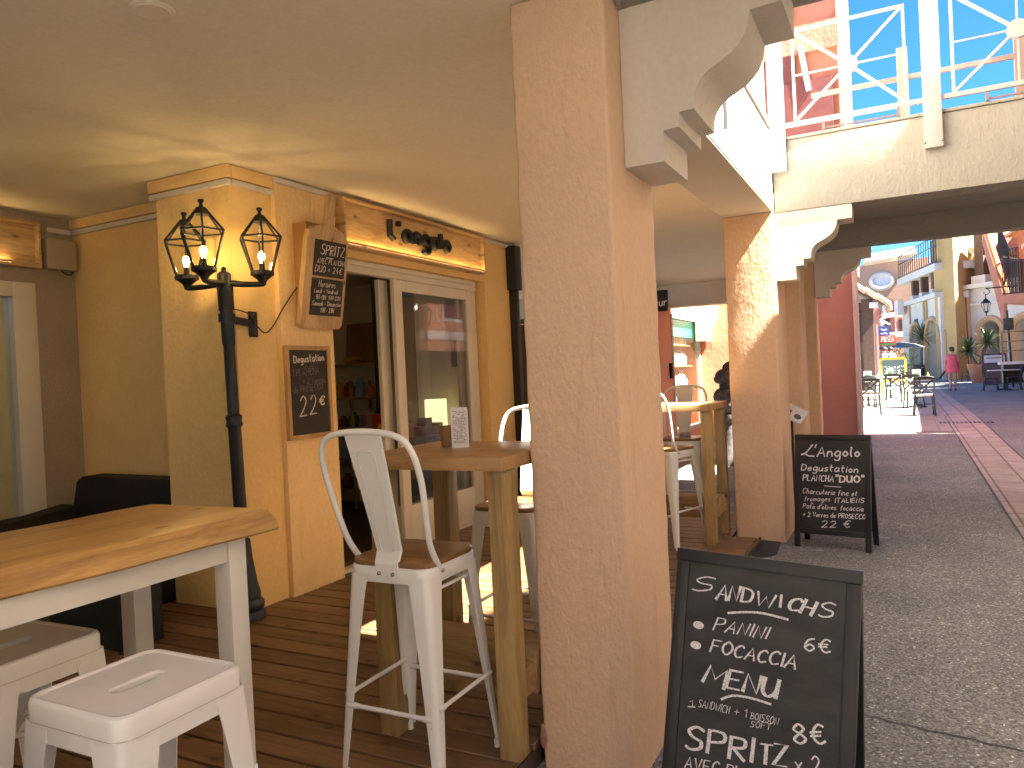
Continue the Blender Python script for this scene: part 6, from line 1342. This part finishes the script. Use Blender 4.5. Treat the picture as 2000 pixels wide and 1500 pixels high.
mb.build("foliage", plain('shrub_leaf', (0.14, 0.24, 0.08), 0.6, 0, 0.4, 6), bsh); mb = MB(); mb.tube([(c_.x+0.2, 43, 0.18), (c_.x+0.2, 43, 1.2)], 0.05, 6); mb.build("stem", M['trunk'], bsh)

# cream arcaded house with loggia
PW = (on_y(1770, 730, 58.0).x, 58.0); QW = (on_y(1838, 740, 50.6).x, 50.6); WF = Facade(PW, QW)
ah = thing("arcaded_house", "cream house with two arches, a timber loggia and roof terrace railing", "building", (PW[0], PW[1], 0.18))
def facade_wall(F_, u0, u1, z0, z1, holes, d0, d1):
    """wall with arch openings down to the ground; holes = (u0,u1,spring)"""
    pts = [(u0, z0)]
    for a, b, s_ in sorted(holes): pts += arch_hole(a, b, z0, s_)[::-1]
    pts += [(u1, z0), (u1, z1), (u0, z1)]; mb = MB(); F_.poly(mb, pts, d0, d1); return mb
hA0, hA1 = WF.at(1782, 700)[0], WF.at(1801, 700)[0]; hB0, hB1 = WF.at(1812, 700)[0], WF.at(1836, 700)[0]; zsA = WF.at(1791, 668)[1]; zsB = WF.at(1824, 664)[1]; zc_ = WF.at(1800, 590)[1]
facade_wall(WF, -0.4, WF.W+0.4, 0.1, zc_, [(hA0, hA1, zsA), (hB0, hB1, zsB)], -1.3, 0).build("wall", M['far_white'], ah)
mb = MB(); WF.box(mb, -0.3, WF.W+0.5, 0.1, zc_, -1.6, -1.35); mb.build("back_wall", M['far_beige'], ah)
for a, b, s_ in ((hA0, hA1, zsA), (hB0, hB1, zsB)):
    r_ = (b-a)/2; c_ = (a+b)/2; mb = MB(); mb.tube([WF.pt(c_+(r_+0.10)*math.cos(math.pi*i/14), s_+(r_+0.10)*math.sin(math.pi*i/14), 0.02) for i in range(15)], 0.13, 6)
    for e in (a-0.1, b+0.1): mb.bar(WF.pt(e, 0.1, 0.02), WF.pt(e, s_, 0.02), 0.26, 0.22)
    mb.build("arch_trim", M['far_beige'], ah)
mb = MB(); WF.box(mb, -0.4, WF.W+0.4, zc_+0.002, zc_+0.28, -1.5, 0.25); mb.build("cornice", M['far_white'], ah)
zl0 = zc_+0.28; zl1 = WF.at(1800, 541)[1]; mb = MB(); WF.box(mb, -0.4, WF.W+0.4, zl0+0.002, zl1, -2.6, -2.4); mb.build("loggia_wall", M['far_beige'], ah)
for px in (1781, 1799, 1820):
    u_ = WF.at(px, 570)[0]; mb = MB(); WF.box(mb, u_-0.2, u_+0.2, zl0+0.30, zl1-0.003, -0.4, -0.02); p_ = mb.build("loggia_post", M['brown_wood'], ah); mb = MB(); WF.box(mb, u_-0.32, u_+0.32, zl0+0.003, zl0+0.298, -0.5, 0.05); mb.build("post_base", M['far_white'], p_)
mb = MB(); WF.box(mb, -0.5, WF.W+0.4, zl1, zl1+0.42, -2.8, 0.2); mb.build("terrace_slab", M['far_white'], ah)
mb = MB(); z0_ = zl1+0.42
for k_ in range(18): u_ = -0.4+(WF.W+0.8)*k_/17; mb.bar(WF.pt(u_, z0_, 0.1), WF.pt(u_, z0_+1.55, 0.1), 0.05)
for z in (0.1, 1.0, 1.55): mb.bar(WF.pt(-0.4, z0_+z, 0.1), WF.pt(WF.W+0.4, z0_+z, 0.1), 0.06)
mb.build("railing", M['black_metal'], ah)
mb = MB(); WF.box(mb, WF.W*0.62, WF.W+0.4, z0_+0.003, z0_+1.7, -0.6, -0.5); mb.build("windbreak", M['trunk'], ah)
mb = MB(); WF.box(mb, -0.4, WF.W+2, z0_+0.004, z0_+0.9, -3.4, -2.9); mb.build("upper_wall", M['red_st'], ah)
mb = MB()
for k_ in range(14): u_ = 0.0+(WF.W+0.4)*k_/13; mb.tube([WF.pt(u_, z0_+0.95, -2.7), WF.pt(u_, z0_+1.9, -4.6)], 0.2, 8)
mb.build("roof", M['tile'], ah)
mb = MB()
for px in (1790, 1826): a_ = WF.at(px, 627); WF.box(mb, a_[0]-0.35, a_[0]+0.35, a_[1]-0.12, a_[1]+0.12, 0.003, 0.06)
mb.build("vent", M['grate'], ah)
mb = MB()
for px in (1778, 1806, 1811): a_ = WF.at(px, 600); WF.box(mb, a_[0]-0.09, a_[0]+0.09, zsA+1.2, zc_-0.003, 0.002, 0.10)
mb.build("pilaster_strip", M['far_beige'], ah)
b_ = WF.at(1766, 598); mb = MB(); WF.box(mb, b_[0]-0.1, b_[0]+0.9, b_[1]-0.6, b_[1]+0.4, 0.26, 0.6); tag(mb.build("air_unit", M['mould']), "grey air unit on the cornice where gatehouse and cream house meet", "air unit")
for a, b, s_, lab in ((hA0, hA1, zsA, "left"), (hB0, hB1, zsB, "right")):
    mb = MB(); WF.box(mb, a+0.1, b-0.1, 0.2, s_-0.1, -1.345, -1.30); mb.build("door", M['door_leaf'], ah)

# yellow tower
pL = on_y(1832, 740, 50.8); pC = on_y(1872, 742, 49.6); pR = on_y(1912, 741, 51.6)
yt = thing("yellow_tower", "tall yellow stucco tower between the arches and the cream shop", "tower", (pC.x, pC.y, 0.18)); mb = MB()
mb.prism([(pL.x, pL.y), (pC.x, pC.y), (pR.x, pR.y), (pL.x+1.2, pL.y+3)], lambda a, b, d: Vector((a, b, d)), 0.1, 11.5); mb.build("wall", M['far_yellow'], yt)
TF = Facade((pL.x, pL.y), (pC.x, pC.y)); mb = MB(); a_ = TF.at(1836, 735); b_ = TF.at(1848, 650); TF.poly(mb, [(a_[0], 0.3), (b_[0], 0.3)]+[((a_[0]+b_[0])/2+(b_[0]-a_[0])/2*math.cos(math.pi*i/10), b_[1]+(b_[0]-a_[0])/2*math.sin(math.pi*i/10)) for i in range(11)], 0.002, 0.05); mb.build("niche", M['far_beige'], yt)
TR = Facade((pC.x, pC.y), (pR.x, pR.y)); mb = MB(); TR.pbox(mb, 1880, 568, 1890, 582, 0.003, 0.3); tag(mb.build("wall_box", M['rail_white']), "white box on the shaded side of the yellow tower, lower one", "wall box"); mb = MB(); TR.pbox(mb, 1891, 484, 1899, 496, 0.003, 0.3); tag(mb.build("wall_box", M['rail_white']), "white box on the shaded side of the yellow tower, upper one", "wall box")

# cream shop house right of the tower
CF = Facade((on_y(1900, 735, 50.5).x, 50.5), (on_y(2060, 735, 47.0).x, 47.0)); ch_ = thing("cream_shop_house", "cream house with an arched glass door behind the terracotta pot", "building", (CF.P.x, CF.P.y, 0.18))
hC0, hC1 = CF.at(1917, 700)[0], CF.at(1958, 700)[0]; zsC = CF.at(1938, 648)[1]; hD0, hD1 = CF.at(1984, 700)[0], CF.at(2030, 700)[0]; zT = CF.at(1930, 560)[1]
facade_wall(CF, -0.3, CF.W, 0.1, zT, [(hC0, hC1, zsC), (hD0, hD1, zsC)], -1.2, 0).build("wall", M['far_white'], ch_)
for a, b in ((hC0, hC1), (hD0, hD1)):
    r_ = (b-a)/2; c_ = (a+b)/2; mb = MB(); mb.tube([CF.pt(c_+(r_+0.12)*math.cos(math.pi*i/14), zsC+(r_+0.12)*math.sin(math.pi*i/14), 0.02) for i in range(15)], 0.17, 6)
    for e in (a-0.12, b+0.12): mb.bar(CF.pt(e, 0.1, 0.02), CF.pt(e, zsC, 0.02), 0.34, 0.25)
    mb.build("arch_trim", M['far_beige'], ch_)
mb = MB(); CF.box(mb, -0.2, CF.W, 0.1, zT, -1.7, -1.4); mb.build("back_wall", M['far_white'], ch_)
mb = MB(); CF.box(mb, hC0+0.55, hC1-0.1, 0.2, zsC-0.2, -1.39, -1.25); CF.box(mb, hC0+0.1, hC1-0.1, zsC-0.198, zsC-0.02, -1.38, -1.2); d_o = mb.build("door", M['far_white'], ch_); mb = MB(); CF.box(mb, hC0+0.75, hC1-0.45, 0.5, zsC-0.35, -1.249, -1.22); c_ = (hC0+hC1)/2+0.1; r_ = (hC1-hC0)/2-0.25
CF.poly(mb, [(c_+r_*math.cos(math.pi*i/12), zsC+r_*math.sin(math.pi*i/12)) for i in range(13)], -1.37, -1.3); mb.build("pane", M['dark_glass'], d_o)
mb = MB(); CF.box(mb, -0.3, CF.W, zT+0.002, zT+0.25, -1.4, 0.3); CF.box(mb, 0.2, CF.W, zsC+1.55, zsC+1.68, 0.002, 0.2); mb.build("cornice", M['far_white'], ch_)
mb = MB(); CF.box(mb, 0.0, CF.W, zT+0.252, zT+3.2, -2.6, -2.4); CF.box(mb, 0.3, 1.2, zT+2.2, zT+3.0, -1.2, -0.2); mb.build("loggia_wall", M['far_beige'], ch_)
u_ = CF.at(1912, 520)[0]; mb = MB(); CF.box(mb, u_-0.28, u_+0.28, zT+0.7, zT+3.1, -0.5, 0); mb.build("loggia_post", M['brown_wood'], ch_); mb = MB(); CF.box(mb, u_-0.45, u_+0.45, zT+0.252, zT+0.698, -0.6, 0.1); mb.build("post_base", M['far_white'], ch_)
mb = MB(); u1_ = CF.at(1925, 520)[0]
for k_ in range(12): mb.bar(CF.pt(u1_+0.16*k_, zT+0.3, -0.3), CF.pt(u1_+0.16*k_, zT+1.9, -0.3), 0.04)
mb.bar(CF.pt(u1_, zT+1.9, -0.3), CF.pt(u1_+2.2, zT+1.9, -0.3), 0.06); mb.build("railing", M['black_metal'], ch_)
# orange balcony house, nearer on the right
Yb = 40.0; OF = Facade((on_y(1962, 700, Yb).x, Yb), (on_y(2150, 700, Yb-1.5).x, Yb-1.5)); oh = thing("balcony_house", "orange house with a tiled stair parapet and black balcony railings at the right", "building", (OF.P.x, OF.P.y, 0.18))
zB0 = OF.at(1980, 592)[1]; zB1 = OF.at(1980, 574)[1]
mb = MB(); OF.box(mb, 0, OF.W, zB0, zB1, -3.0, 0.0); mb.build("balcony_slab", M['orange_st'], oh)
mb = MB(); OF.box(mb, 0.4, OF.W, zB0-3.6, zB0-0.003, -3.4, -3.1); OF.box(mb, 0.0, 0.45, 0.1, zB0-0.004, -3.0, -2.6); mb.build("lower_wall", M['far_white'], oh)
mb = MB(); OF.box(mb, -0.3, OF.W, zB1+0.003, zB1+7, -3.6, -3.05); mb.build("upper_wall", M['tile_red'], oh)
def rail_line(mb, A, B, h, n):
    for k_ in range(n+1): p = A.lerp(B, k_/n); mb.bar(p, p+Vector((0, 0, h)), 0.035)
    for z in (0.05, h): mb.bar(A+Vector((0, 0, z)), B+Vector((0, 0, z)), 0.06)
mb = MB(); rail_line(mb, OF.pt(0.05, zB1, -0.05), OF.pt(OF.W, zB1, -0.05), OF.at(1985, 510)[1]-zB1, 44); rail_line(mb, OF.pt(0.05, zB1, -0.05), OF.pt(0.05, zB1, -3.0), 1.7, 20); mb.build("balcony_railing", M['black_metal'], oh)
A_ = OF.at(1921, 458); B_ = OF.at(1958, 575); mb = MB(); OF.poly(mb, [(A_[0], A_[1]), (B_[0], B_[1]), (B_[0], B_[1]-0.9), (B_[0]-0.1, B_[1]-1.2), (A_[0]-0.12, A_[1]-0.25)], -0.5, -0.1); mb.build("stair_parapet", M['orange_st'], oh)
mb = MB(); n_ = 12
for k_ in range(n_): t_ = k_/n_; p = OF.pt(A_[0]+(B_[0]-A_[0])*t_, A_[1]+(B_[1]-A_[1])*t_+0.06, -0.3); q = OF.pt(A_[0]+(B_[0]-A_[0])*(t_+1.1/n_), A_[1]+(B_[1]-A_[1])*(t_+1.1/n_)+0.02, -0.3); mb.tube([p, q], 0.17, 8)
mb.build("parapet_tiles", M['tile_red'], oh)
C_ = OF.at(1938, 452); D_ = OF.at(1962, 540); mb = MB(); rail_line(mb, OF.pt(C_[0], C_[1]-1.0, -0.6), OF.pt(D_[0], D_[1]-0.2, -0.6), 1.5, 34); mb.build("stair_railing", M['black_metal'], oh)
mb = MB(); E0 = OF.at(1945, 455); F0 = OF.at(1985, 520)
OF.poly(mb, [(A_[0]+0.35, A_[1]+0.6), (OF.W, A_[1]+0.6), (OF.W, zB1+2), (B_[0]+0.5, zB1+0.8)], -3.04, -2.95); mb.build("sunlit_wall", M['tile_red'], oh)
lp_ = on_y(1925, 580, 33.5); wall_lantern("black hooked lantern before the cream house on the right", tuple(lp_), (-1, 0, 0), 1.35)
sp = thing("street_pole", "slim black pole with a small box near the right edge", "pole", (on_y(1966, 740, 36).x, 36, 0.18)); a_ = on_y(1966, 606, 36); mb = MB(); mb.tube([(a_.x+0.12, 36, 0.18), a_], 0.045, 8); mb.build("shaft", M['black_metal'], sp); mb = MB(); b_ = on_y(1969, 632, 36); mb.box(b_.x-0.18, b_.x+0.18, 35.9, 36.1, b_.z-0.25, b_.z+0.22, 0.04); mb.build("box", M['grate'], sp)
